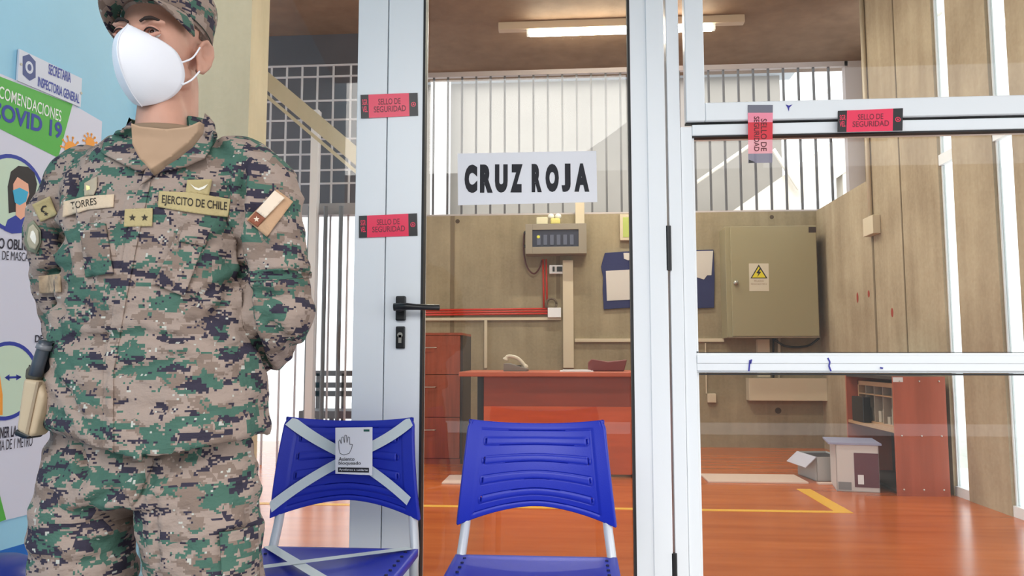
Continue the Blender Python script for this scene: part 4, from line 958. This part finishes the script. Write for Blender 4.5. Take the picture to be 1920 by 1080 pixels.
def body():
    mb = MB(); head_mb(mb)
    n0 = PY(311, 190, 1.50); n1 = PY(312, 262, 1.50)
    mb.cap(H(0, .040, -.055), n1, .056, .062, 24); mb.cap(H(0, .010, -.085), PY(308, 250, 1.47), .045, .052, 20)
    # torso, pelvis
    for a in ((300, 170, 440, .07), (400, 150, 440, .085), (560, 150, 430, .085), (660, 150, 430, .085), (780, 130, 440, .09), (880, 130, 440, .09)): pass
    rs = [ring(py, l, r, b) for py, l, r, b in ((268, 262, 360, .045), (300, 180, 440, .07), (400, 160, 430, .085), (560, 160, 425, .085), (660, 160, 425, .085), (780, 150, 410, .08), (900, 160, 400, .08))]
    mb.rings(rs)
    wr = PY(300, 740, 1.665)
    rarm = [(PY(165, 345, 1.48), .030), (PY(102, 445, 1.49), .026), (PY(118, 618, 1.565), .027), (PY(235, 720, 1.665), .024), (wr+Vector((-.03, 0, 0)), .022)]
    larm = [(PY(450, 335, 1.47), .046), (PY(508, 440, 1.46), .042), (PY(518, 580, 1.475), .038), (PY(430, 708, 1.622), .027), (wr+Vector((.05, .02, -.005)), .023)]
    mb.chain(rarm); mb.chain(larm)
    # hands clasped behind the back, five curled fingers each
    def hand(c, d, sgn):
        c = Vector(c); d = d.normalized(); q = Vector((0, 0, 1)); n = d.cross(q)*sgn
        for t in (-.022, -.007, .008, .022): mb.cap(c, c+d*.05+q*t, .016, .012, 10)
        for i, t in enumerate((-.026, -.009, .009, .026)):
            L = (.020, .026, .028, .024)[i]; a = c+d*.058+q*t; b = a+d*L+n*.008; e_ = b+d*L*.5+n*.018; g = e_+n*.016-d*.006
            mb.chain([(a, .0088), (b, .0082), (e_, .0076), (g, .0068)])
        a = c+q*.018+n*.006; mb.chain([(a, .011), (a+q*.022+d*.018, .0095), (a+q*.03+d*.042, .008)])
    hand(wr+Vector((-.02, .012, 0)), Vector((1, .05, -.1)), 1); hand(wr+Vector((.045, .045, -.02)), Vector((-1, .05, -.15)), -1)
    # legs and feet
    for s, hip, knee, ank in ((0, (175, 890), (160, 1130), (165, 0)), (1, (368, 890), (395, 1130), (400, 0))):
        h = PY(*hip); k = PY(*knee); k.z = .49; a = Vector((k.x+(-.02, .02)[s], YS+.02, .09))
        mb.chain([(h, .055), (k, .05), (a, .04)]); mb.cap(a+Vector((0, .03, -.035)), a+Vector((-.05, -.15, -.05)), .036, .028)
    me = remesh(mb, .0042, 3, 'body')
    ey = [H(s*.031, -.090, .0) for s in (-1, 1)]
    def f(p, n):
        d = 0
        for c in ey:
            r2 = (p-c).length_squared; d -= .0085*math.exp(-r2/(.0125**2))
        for s in (-1, 1):
            c = H(s*.089, .020, -.008); d -= .0085*math.exp(-(p-c).length_squared/(.0085**2))
        return d
    displace(me, f); return me
bm_ = body(); bm_world = bm_.copy(); BODY = own('body', bm_, SKIN)
def eyes():
    EW = mat('eye_white', (216, 206, 202), .2); IR = mat('iris_brown', (58, 34, 26), .15); LASH = mat('brow_hair', (44, 32, 28), .8); LID = mat('eyelid_skin', (188, 136, 118), .5)
    for s in (-1, 1):
        c = H(s*.031, -.0742, .0); mb = MB().ell(c, .0117, None, 20, 14); o = own('eye', mb.mesh('eye'), EW)
        fwd = (H(s*.031-.0, -.1745, .0)-c).normalized()
        own('iris', MB().ell(c+fwd*.0070, (.0060, .0060, .0060), None, 14, 10).mesh('iris'), IR, parent=None)
        for z0, z1, nm in ((.0036, .0088, 'upper'), (.0040, -.0078, 'lower')):
            pts = [H(s*.031+t*.0155, -.0895+.006*t*t, z1*(1-t*t)-(.001)) for t in (-1, -.6, -.2, .2, .6, 1)]
            own('eyelid', MB().tube(curve_pts(pts, 4), z0, 8).mesh('lid'), LID)
        pts = [H(s*.031+t*.0155, -.0935+.006*t*t, .0058*(1-t*t)-.001) for t in (-1, -.5, 0, .5, 1)]
        own('eyelash', MB().tube(curve_pts(pts, 4), .0015, 6).mesh('lash'), LASH)
        pts = [H(s*x, y, z) for x, y, z in ((.012, -.095, .017), (.022, -.0955, .022), (.036, -.091, .0245), (.050, -.078, .019))]
        own('eyebrow', MB().tube(curve_pts(pts, 5), [.0028]*5+[.0040]*5+[.0030]*5+[.0014], 8, flat=(1, .9)).mesh('brow'), LASH)
eyes()
def hair():
    vs = []; fs = []; mb = MB().ell((0, 0, 0), (.0775, .0985, .0965), None, 60, 40); 
    keep = []
    for f in mb.f:
        c = sum((mb.v[i] for i in f), Vector())/len(f)
        y, z = c.y, c.z
        if z < .03 and (z > -.068 if y > .03 else z > -.052+.0*y) and y > (-.012 if z < -.0 else -.03) and not (abs(y) < .032 and z < -.012) and not (y < -.0 and z < -.045-.9*y-.03): keep.append(f)
    m2 = MB(); m2.v = [H(v.x, v.y+.022, v.z+.040) for v in mb.v]; m2.f = keep
    me = m2.mesh('hair'); bm = bmesh.new(); bm.from_mesh(me); bmesh.ops.delete(bm, geom=[v for v in bm.verts if not v.link_faces], context='VERTS'); bm.to_mesh(me); bm.free()
    own('hair', me, mat('cropped_dark_hair', (92, 72, 62), .85, var=.25, scale=160, bump=.5, bscale=300))
hair()
def cap_hat():
    def H(x, y, z): return HATM @ Vector((x, y, z))
    root = empty('cap'); root.parent = soldier
    # crown: slightly flaring band with a flat, sunken top
    def cr(z, rx, ry, tilt, cy=.022, n=56, dz=0): return [H(rx*math.cos(2*math.pi*k/n), cy+ry*math.sin(2*math.pi*k/n), z-tilt*math.sin(2*math.pi*k/n)+dz) for k in range(n)]
    rs = [cr(.036, .0815, .102, .016), cr(.044, .0835, .104, .016), cr(.062, .0855, .106, .012), (cr(.064, .0845, .105, .012)), cr(.085, .087, .107, .008), cr(.115, .089, .110, .002), cr(.128, .086, .107, 0), cr(.133, .076, .096, 0), cr(.131, .04, .05, 0), cr(.130, .005, .006, 0)]
    me = MB().rings(rs).mesh('crown')
    displace(me, lambda p, n: .0025*(noise.noise(p*28)))
    o = own('cap_crown', me, CAMO); o.parent = root; o.location = (0, 0, 0)
    ss = o.modifiers.new('sub', 'SUBSURF'); ss.levels = 1; ss.render_levels = 1
    # brim
    n = 40; vs = []; fs = []; m = 10
    for i in range(n+1):
        t = -1+2*i/n; an = t*R(66)
        bx = .0835*math.sin(an); by = .022-.104*math.cos(an); bz = .040+.016*math.cos(an)
        for j in range(m+1):
            k = j/m; ext = .082*math.cos(t*math.pi/2)**.62 if abs(t) < 1 else 0
            vs.append(H(bx*(1+.10*k), by-ext*k, bz-.010*k-.020*(t*t)*k-.010*k*k+.002))
    for i in range(n):
        for j in range(m): a = i*(m+1)+j; fs.append((a, a+1, a+m+2, a+m+1))
    o = own('cap_brim', MB().add(vs, fs).mesh('brim'), CAMO); o.parent = root
    s = o.modifiers.new('t', 'SOLIDIFY'); s.thickness = .004; s.offset = 0
    pts = [H(.0845*math.cos(2*math.pi*k/48), .022+.105*math.sin(2*math.pi*k/48), .0425-.016*math.sin(2*math.pi*k/48)) for k in range(49)]
    o = own('cap_seam', MB().tube(pts, .0012, 6).mesh('seam'), mat('dark_seam', (52, 56, 48), .8)); o.parent = root  # thin dark line along the band seam
    root.name = 'cap'
cap_hat()
def mask():
    root = empty('face_mask'); root.parent = soldier
    MW = mat('white_mask_fabric', (236, 238, 246), .75, bump=.05, bscale=60)
    # outline on one half: from nose bridge round the cheek to under the chin; centre ridge stands proud
    edge = [(.000, -.112, .004), (.020, -.100, -.004), (.042, -.080, -.012), (.060, -.052, -.024), (.0675, -.034, -.044), (.068, -.024, -.068), (.061, -.024, -.092), (.044, -.030, -.114), (.022, -.044, -.130), (.000, -.056, -.138)]
    mid = [(0, -.113, .004), (0, -.124, -.010), (0, -.136, -.026), (0, -.142, -.042), (0, -.143, -.058), (0, -.138, -.076), (0, -.126, -.094), (0, -.108, -.112), (0, -.084, -.128), (0, -.056, -.139)]
    E_ = curve_pts(edge, 4); M_ = curve_pts(mid, 4); m = 14; vs = []; fs = []; 
    for s in (-1, 1):
        base = len(vs)
        for i, (a, b) in enumerate(zip(M_, E_)):
            for j in range(m+1):
                t = j/m; p = a*(1-t)+b*t; bul = math.sin(math.pi*t)*.010*math.sin(math.pi*i/(len(E_)-1))
                p = p+Vector((bul*.7, -bul*.8, 0)); vs.append(H(s*p.x, p.y, p.z))
        for i in range(len(E_)-1):
            for j in range(m):
                a = base+i*(m+1)+j; fs.append((a, a+1, a+m+2, a+m+1))
    me = MB().add(vs, fs).mesh('mask'); bm = bmesh.new(); bm.from_mesh(me); bmesh.ops.remove_doubles(bm, verts=bm.verts, dist=.0003); bmesh.ops.recalc_face_normals(bm, faces=bm.faces); bm.to_mesh(me); bm.free()
    o = own('mask_shell', me, MW); o.parent = root; s = o.modifiers.new('t', 'SOLIDIFY'); s.thickness = .0016
    e = [H(x, y-.001, z) for x, y, z in mid[5:]]
    o = own('mask_ridge', MB().tube(curve_pts([H(x, y-.0005, z) for x, y, z in mid], 4), .0012, 6).mesh('ridge'), MW); o.parent = root
    for s in (-1, 1):
        for a, c, b in (((.0665, -.036, -.044), (.077, -.014, -.026), (.083, .004, .004)), ((.064, -.026, -.086), (.075, -.010, -.070), (.081, .008, -.046))):
            pts = curve_pts([H(s*a[0], *a[1:]), H(s*c[0], *c[1:]), H(s*b[0], *b[1:])], 6)
            o = own('ear_loop', MB().tube(pts, .0018, 8).mesh('loop'), MW); o.parent = root
mask()

# -------- clothes
FOLDS = [  # creases in the cloth: photo-measured line, half width (m), depth (m)
 ((265, 625), (445, 655), .010, .012), ((300, 642), (420, 650), .016, -.008), ((120, 640), (265, 625), .009, .008), ((180, 700), (330, 690), .012, .006),
 ((330, 580), (440, 525), .010, .010), ((350, 560), (425, 600), .008, .008), ((395, 600), (460, 500), .010, .010), ((450, 460), (472, 610), .009, .024), ((472, 600), (505, 705), .008, .016),
 ((458, 300), (450, 470), .007, .018), ((142, 310), (138, 430), .007, .016), ((112, 430), (140, 500), .010, .012), ((128, 480), (112, 620), .008, .014), ((150, 450), (170, 520), .008, .008),
 ((480, 520), (575, 512), .008, .010), ((470, 545), (530, 560), .010, .012), ((500, 600), (560, 660), .009, .009), ((460, 620), (510, 700), .010, .008),
 ((195, 560), (200, 840), .0035, .004), ((240, 340), (205, 560), .0035, .003), ((75, 520), (130, 500), .009, .008), ((95, 690), (165, 800), .008, .008),
 ((300, 800), (480, 760), .010, .006), ((230, 760), (380, 770), .012, .005), ((340, 470), (420, 440), .008, .005), ((475, 400), (500, 470), .009, .008),
 ((385, 250), (440, 300), .008, .004), ((95, 560), (130, 590), .008, .008), ((160, 600), (270, 580), .010, .005), ((490, 330), (560, 420), .010, .005),
]
def seg_d(px, py, a, b):
    dx, dy = b[0]-a[0], b[1]-a[1]; t = max(0, min(1, ((px-a[0])*dx+(py-a[1])*dy)/(dx*dx+dy*dy))); return math.hypot(px-a[0]-dx*t, py-a[1]-dy*t), t
def cloth_fn(folds, amp=.006):
    def f(p, n):
        px, py = PROJ(p); d = 0
        for a, b, w_, dep in folds:
            if n.y > .4: break
            if px < min(a[0], b[0])-40 or px > max(a[0], b[0])+40 or py < min(a[1], b[1])-40 or py > max(a[1], b[1])+40: continue
            ds, t = seg_d(px, py, a, b); ds /= 1000.0; taper = .35+.65*math.sin(math.pi*min(1, max(0, t)))
            d -= dep*taper*math.exp(-(ds/w_)**2); d += dep*.45*taper*math.exp(-((ds-w_*2)/(w_*1.1))**2)
        q = Vector((p.x*7, p.y*7, p.z*15)); r_ = noise.noise(q); d += amp*(1-2*abs(r_))*.8
        d += amp*.5*noise.noise(Vector((p.x*22, p.y*22, p.z*40))); return d
    return f
def jacket():
    mb = MB()
    def hem(px, p):
        pts = [(60, 790), (100, 800), (145, 812), (185, 842), (206, 850), (220, 870), (300, 860), (400, 836), (500, 806), (540, 800)]
        for (x0, y0), (x1, y1) in zip(pts, pts[1:]):
            if px <= x1 or x1 == 540: 
                t = max(0, min(1, (px-x0)/(x1-x0))); y = y0+(y1-y0)*t; break
        return PY(px, y, p.y).z if p.y < YS+.03 else PY(px, 815, p.y).z
    L = [(258, 246, 382, .060, .02), (268, 214, 412, .072, .01), (284, 178, 446, .084, 0), (305, 146, 474, .096, 0), (340, 128, 484, .108, 0), (400, 124, 470, .122, 0), (470, 128, 462, .130, 0), (540, 122, 466, .128, 0),
         (600, 112, 474, .124, 0), (640, 108, 482, .124, 0), (680, 96, 488, .130, 0), (730, 88, 496, .138, 0), (780, 90, 500, .142, 0)]
    rs = [ring(py, l, r, b, yo) for py, l, r, b, yo in L]+[ring(815, 90, 503, .146, 0, zf=lambda px, p: hem(px, p)+.02), ring(830, 90, 503, .147, 0, zf=hem)]
    mb.rings(rs)
    wr = PY(300, 740, 1.665)
    mb.chain([(PY(158, 334, 1.47), .060), (PY(120, 378, 1.47), .055), (PY(103, 440, 1.48), .052), (PY(112, 530, 1.52), .047), (PY(128, 618, 1.56), .050), (PY(200, 700, 1.64), .044), (PY(255, 738, 1.665), .036)])
    mb.chain([(PY(448, 326, 1.47), .072), (PY(490, 352, 1.46), .070), (PY(510, 440, 1.46), .066), (PY(518, 520, 1.47), .064), (PY(522, 585, 1.47), .066), (PY(500, 640, 1.55), .056), (PY(430, 710, 1.62), .046), (PY(375, 738, 1.655), .036)])
    me = remesh(mb, .0052, 6, 'jacket'); displace(me, cloth_fn(FOLDS, .008)); return me
JM = jacket()
JB = bvh_of([JM, ])
JBB = bvh_of([JM, bm_world])
jk = own('jacket', JM, CAMO)
def trousers():
    mb = MB(); T = []
    mb.rings([ring(py, l, r, b) for py, l, r, b in ((760, 125, 460, .085), (800, 106, 462, .085), (850, 92, 470, .088), (900, 80, 480, .104), (935, 76, 484, .104))])
    ll = [(880, 88, 250, .080), (940, 74, 256, .090), (960, 70, 250, .095), (1000, 66, 247, .09), (1040, 66, 250, .088), (1085, 70, 252, .088), (1200, 78, 248, .08), (1400, 95, 240, .075), (1500, 110, 225, .065)]
    rl = [(880, 255, 474, .082), (940, 252, 484, .09), (960, 256, 486, .092), (1000, 268, 489, .092), (1040, 276, 491, .09), (1085, 284, 493, .09), (1200, 296, 490, .082), (1400, 315, 478, .076), (1500, 330, 470, .066)]
    mb.rings([ring(py, l, r, b) for py, l, r, b in ll]); mb.rings([ring(py, l, r, b) for py, l, r, b in rl])
    me = remesh(mb, .0056, 5, 'trousers')
    F_ = [((245, 900), (150, 960), .010, .010), ((250, 930), (330, 870), .010, .010), ((150, 830), (160, 900), .008, .016), ((155, 990), (235, 960), .010, .008), ((290, 900), (300, 1080), .006, .006), ((215, 1040), (130, 1060), .010, .008), ((290, 850), (262, 940), .010, .012), ((410, 1000), (480, 985), .004, .004), ((110, 1000), (235, 1030), .012, .006), ((300, 1040), (380, 1010), .012, .006)]
    displace(me, cloth_fn(F_, .009)); return me
TM = trousers(); TB_ = bvh_of([TM]); tr = own('trousers', TM, CAMO)
# boots
for px, sx in ((160, -.02), (400, .02)):
    k = PY(px, 1130); a = Vector((k.x+sx, YS+.02, 0)); mb = MB()
    mb.cap(a+Vector((0, .01, .26)), a+Vector((0, .01, .10)), .058, .055, 20); mb.cap(a+Vector((0, .04, .05)), a+Vector((-.045, -.15, .045)), .05, .042, 20)
    me = remesh(mb, .006, 4, 'boot')
    for v in me.vertices: v.co.z = max(v.co.z, .001)
    bo = own('boot', me, mat('black_leather', (30, 28, 28), .35)); bo.name = 'boot'

def drape_mesh(vs, fs, bvh, off, guess=YS):
    out = []; last = None
    for px, py in vs:
        d = ray(px, py).normalized(); h = bvh.ray_cast(CAM, d)
        if h[0] is not None: p = h[0]-d*off; last = p.y+off
        else: p = P(px, py, (last if last else guess)); p = p-d*off
        out.append(p)
    return out, fs
def drape(name, pts, bvh, off, material, thick=.002, cuts=3, parent=None, smooth_it=2):
    bm = bmesh.new(); bm.faces.new([bm.verts.new((x, y, 0)) for x, y in pts]); bmesh.ops.triangulate(bm, faces=bm.faces)
    for _ in range(cuts):
        L = [e for e in bm.edges if e.calc_length() > 7]
        if L: bmesh.ops.subdivide_edges(bm, edges=L, cuts=1); bmesh.ops.triangulate(bm, faces=bm.faces)
    bm.verts.ensure_lookup_table(); vs = [(v.co.x, v.co.y) for v in bm.verts]; fs = [tuple(v.index for v in f.verts) for f in bm.faces]
    nb = [[e.other_vert(v).index for e in v.link_edges] for v in bm.verts]; bm.free()
    w3, fs = drape_mesh(vs, fs, bvh, off)
    for _ in range(smooth_it):
        dd = [(p-CAM).length for p in w3]; nd = [min(d, .5*d+.5*sum(dd[j] for j in n)/len(n)) if n else d for d, n in zip(dd, nb)]
        w3 = [CAM+(p-CAM).normalized()*k for p, k in zip(w3, nd)]
    me = MB().add(w3, fs).mesh(name); global LASTB; LASTB = bvh_of([me])
    bm = bmesh.new(); bm.from_mesh(me)
    bm.faces.ensure_lookup_table()
    if sum((f.normal.dot(f.calc_center_median()-CAM) for f in bm.faces)) > 0: bmesh.ops.reverse_faces(bm, faces=bm.faces)
    bm.to_mesh(me); bm.free()
    o = own(name, me, material, parent=parent); s = o.modifiers.new('t', 'SOLIDIFY'); s.thickness = thick; s.offset = -1; return o
def drape_text(txt, quad, bvh, off, material, parent, bold=.01):
    """quad: tl, tr, br, bl in the photo"""
    vs, fs = text_mesh(txt, bold); tl, tr_, br, bl = quad; pv = []
    for a, b in vs:
        t = (tl[0]+(tr_[0]-tl[0])*a, tl[1]+(tr_[1]-tl[1])*a); d = (bl[0]+(br[0]-bl[0])*a, bl[1]+(br[1]-bl[1])*a); pv.append((d[0]+(t[0]-d[0])*b, d[1]+(t[1]-d[1])*b))
    w3, fs = drape_mesh(pv, fs, bvh, off); o = own('lettering', MB().add(w3, fs).mesh('lettering'), material, smooth=False, parent=parent); return o
PATCH = mat('sand_patch', (176, 160, 116), .8, bump=.2, bscale=200); PATCHL = mat('pale_sand_patch', (206, 184, 158), .8, bump=.2, bscale=200)
THR = mat('dark_thread', (50, 44, 36), .8)
def patch(name, pts, m_, off=.0045, thick=.0018, bvh=None): return drape(name, pts, bvh or JB, off, m_, thick, 4, parent=jk, smooth_it=12)
def insignia():
    o = patch('name_tape', [(119, 378), (160, 368), (214, 364), (212, 388), (165, 393), (117, 408)], PATCHL); 
    drape_text('TORRES', ((132, 379), (180, 370), (181, 383), (133, 393)), LASTB, .001, THR, jk, .004)
    o = patch('service_tape', [(298, 358), (360, 361), (431, 373), (427, 407), (360, 399), (296, 388)], PATCH)
    drape_text('EJERCITO DE CHILE', ((304, 365), (426, 379), (425, 399), (303, 385)), LASTB, .001, THR, jk, .012)
    o = patch('rank_patch', [(234, 392), (286, 390), (285, 424), (232, 425)], PATCH)
    def star(cx, cy, r, m_, off=.0095):
        pts = [(cx+r*(1 if k % 2 == 0 else .42)*math.sin(k*math.pi/5), cy-r*(1 if k % 2 == 0 else .42)*math.cos(k*math.pi/5)) for k in range(10)]
        vs, fs = drape_mesh([(cx, cy)]+pts, [(0, k+1, (k+1) % 10+1) for k in range(10)], LASTB, .001); own('star', MB().add(vs, fs).mesh('star'), m_, False, jk)
    star(248, 408, 7, THR); star(271, 408, 7, THR)
    patch('wing_badge', [(351, 337), (398, 336), (392, 366), (348, 362)], PATCH)
    vs, fs = drape_mesh([(356, 344), (364, 350), (372, 353), (380, 350), (390, 345), (384, 353), (374, 357), (366, 355)], [tuple(range(8))], LASTB, .001); own('wings', MB().add(vs, fs).mesh('wings'), mat('white_thread', (232, 228, 216), .7), False, jk)
    patch('chest_badge', [(158, 343), (182, 330), (181, 352), (175, 366), (158, 367)], mat('badge_khaki', (170, 158, 138), .8))
    for c in ((165, 353), (161, 362)):
        vs, fs = drape_mesh([(c[0]-4, c[1]-6), (c[0]+3, c[1]-4), (c[0]+4, c[1]+2), (c[0]-3, c[1]+4)], [(0, 1, 2, 3)], LASTB, .001); own('badge_mark', MB().add(vs, fs).mesh('m'), mat('pale_yellow_thread', (236, 228, 160), .7), False, jk)
    # flag on the sleeve at right
    patch('flag_patch', [(519, 355), (550, 378), (500, 444), (462, 412)], mat('flag_tan', (184, 148, 116), .8, bump=.2, bscale=200))
    patch('flag_field', [(515, 357), (534, 371), (497, 409), (480, 396)], mat('flag_cream', (226, 208, 188), .8), .0085, .001)
    patch('flag_canton', [(480, 396), (497, 409), (483, 426), (465, 413)], mat('flag_brown', (138, 80, 58), .8), .0085, .001)
    star(481, 411, 6, mat('flag_cream', (226, 208, 188), .8), .0115)
    # sleeve patches at left
    patch('sleeve_patch', [(60, 384), (93, 368), (107, 402), (76, 416)], PATCH)
    star(86, 401, 5, THR); vs, fs = drape_mesh([(76, 392), (80, 386), (86, 385), (88, 388), (81, 389), (79, 394), (84, 396), (83, 399), (77, 397)], [tuple(range(9))], LASTB, .001); own('patch_mark', MB().add(vs, fs).mesh('m'), THR, False, jk)
    patch('unit_shield', [(52, 420), (62, 413), (76, 432), (77, 455), (68, 476), (52, 470), (45, 452)], mat('shield_grey_green', (128, 132, 112), .8))
    patch('shield_field', [(54, 426), (62, 420), (72, 434), (73, 454), (66, 469), (55, 464), (50, 450)], mat('shield_tan', (176, 168, 146), .8), .0085, .001)
    vs, fs = drape_mesh([(58, 434), (62, 432), (66, 438), (68, 448), (66, 458), (60, 452), (56, 444)], [tuple(range(7))], LASTB, .001); own('shield_emblem', MB().add(vs, fs).mesh('m'), mat('white_thread', (232, 228, 216), .7), False, jk)
insignia()
def details():
    # chest pockets, placket, collar, cuffs, undershirt
    drape('chest_pocket', [(338, 424), (392, 432), (345, 556), (288, 532)], JB, .0075, CAMO2, .006, 5, jk, 6)
    drape('pocket_flap', [(345, 418), (396, 428), (384, 462), (334, 452)], JB, .012, CAMO2, .004, 5, jk, 6)
    drape('chest_pocket', [(148, 420), (196, 418), (212, 512), (160, 520)], JB, .006, CAMO2, .005, 5, jk, 6)
    drape('placket', [(262, 342), (282, 340), (262, 430), (236, 560), (212, 700), (212, 850), (192, 838), (194, 690), (216, 556), (240, 430)], JB, .0035, CAMO, .003, 5, jk, 4)
    drape('undershirt', [(246, 231), (262, 237), (312, 242), (352, 238), (374, 228), (372, 246), (352, 270), (325, 292), (283, 318), (262, 298), (248, 270)], bvh_of([JM, bm_world]), .002, mat('tan_undershirt', (140, 116, 94), .85, bump=.1), .002, 5, jk, 0)
    drape('collar', [(246, 226), (228, 244), (196, 262), (188, 285), (216, 300), (262, 322), (285, 308), (266, 292), (254, 268), (249, 245)], JBB, .018, CAMO, .006, 5, jk, 8)
    drape('collar', [(384, 212), (398, 228), (402, 262), (384, 296), (350, 312), (312, 318), (284, 328), (262, 348), (272, 318), (300, 300), (336, 280), (366, 256), (378, 236)], JBB, .016, CAMO, .006, 5, jk, 14)
    cn = PY(312, 252, 1.487); pts = [cn+Vector((.068*math.cos(2*math.pi*k/40), .066*math.sin(2*math.pi*k/40), .006*math.sin(2*math.pi*k/40))) for k in range(41)]
    own('undershirt_neckband', MB().tube(pts, .0085, 10, flat=(1, 1.2)).mesh('neckband'), mat('tan_undershirt', (140, 116, 94), .85), parent=jk)
    # standing part of the collar round the back of the neck
    c = PY(314, 246, 1.50); vs = []; fs = []; n = 40
    for i in range(n+1):
        a = R(-32)+R(244)*i/n
        for z, r_ in ((-.03, .076), (.0, .072), (.022, .069), (.026, .073), (.0, .080), (-.03, .088)): vs.append(c+Vector((r_*1.0*math.cos(a), r_*.95*math.sin(a), z+.012*math.sin(a))))
    for i in range(n):
        for j in range(5): a = i*6+j; fs.append((a, a+1, a+7, a+6))
    own('collar', MB().add(vs, fs).mesh('collar_stand'), CAMO, parent=jk)
    drape('sleeve_cuff', [(468, 508), (580, 503), (583, 519), (470, 526)], JB, .004, CAMO2, .003, 5, jk, 6)
    drape('elbow_tape', [(72, 518), (112, 513), (114, 548), (74, 550)], JB, .004, mat('tan_camo_band', (178, 152, 124), .85, var=.2, scale=60), .003, 4, jk, 6)
    drape('cargo_pocket', [(412, 1000), (484, 985), (489, 1120), (418, 1120)], TB_, .008, CAMO2, .006, 5, tr, 6)
    drape('fly', [(222, 860), (292, 855), (262, 930), (246, 950), (224, 900)], TB_, .003, CAMO, .003, 5, tr, 4)
details()
def holster():
    Y = 1.37; e = thing_at('holstered_pistol', PY(60, 820, Y), 'black-gripped pistol in a tan holster at the soldier\'s hip', 'pistol'); ww = W(e)
    TAN = mat('tan_polymer', (186, 166, 138), .5, bump=.05)
    Q = lambda pts, y: [PY(x, yy, y) for x, yy in pts]
    ww.part('holster_body', MB().prism(Q([(42, 708), (72, 714), (82, 744), (64, 812), (56, 822), (28, 808)], Y-.02), (0, .045, 0)), TAN, bevel=.008, segs=3)
    ww.part('holster_ridge', MB().prism(Q([(68, 716), (73, 716), (52, 815), (47, 812)], Y-.023), (0, .01, 0)), mat('dark_tan_polymer', (150, 130, 106), .5))  # ridge in a darker tan than the holster body
    ww.part('muzzle_cap', MB().prism(Q([(28, 804), (56, 816), (52, 824), (40, 822), (24, 816)], Y-.018), (0, .04, 0)), BLACKP, bevel=.004)
    ww.part('retention_hood', MB().prism(Q([(44, 712), (46, 690), (56, 684), (68, 690), (70, 712)], Y-.02), (0, .045, 0)), mat('olive_polymer', (74, 70, 58), .5), bevel=.006)
    ww.part('pistol_grip', MB().tube(Q([(66, 704), (73, 680), (82, 652), (86, 640)], Y-.012), [.012, .0115, .011, .012], 14), mat('pistol_grey', (58, 64, 74), .3), smooth=True)
    ww.part('magazine_base', MB().tube(Q([(81, 655), (84, 646)], Y-.012), [.0135, .0135], 14), mat('pistol_light', (110, 112, 118), .35), smooth=True)
    ww.part('belt_mount', MB().prism(Q([(92, 638), (106, 640), (110, 676), (98, 700), (76, 708), (82, 680)], Y+.0), (0, .03, 0)), BLACKP, bevel=.004)
    ww.part('trigger_guard', MB().prism(Q([(70, 716), (84, 748), (76, 775), (66, 770)], Y+.005), (0, .025, 0)), mat('holster_back', (56, 52, 44), .5))
holster()
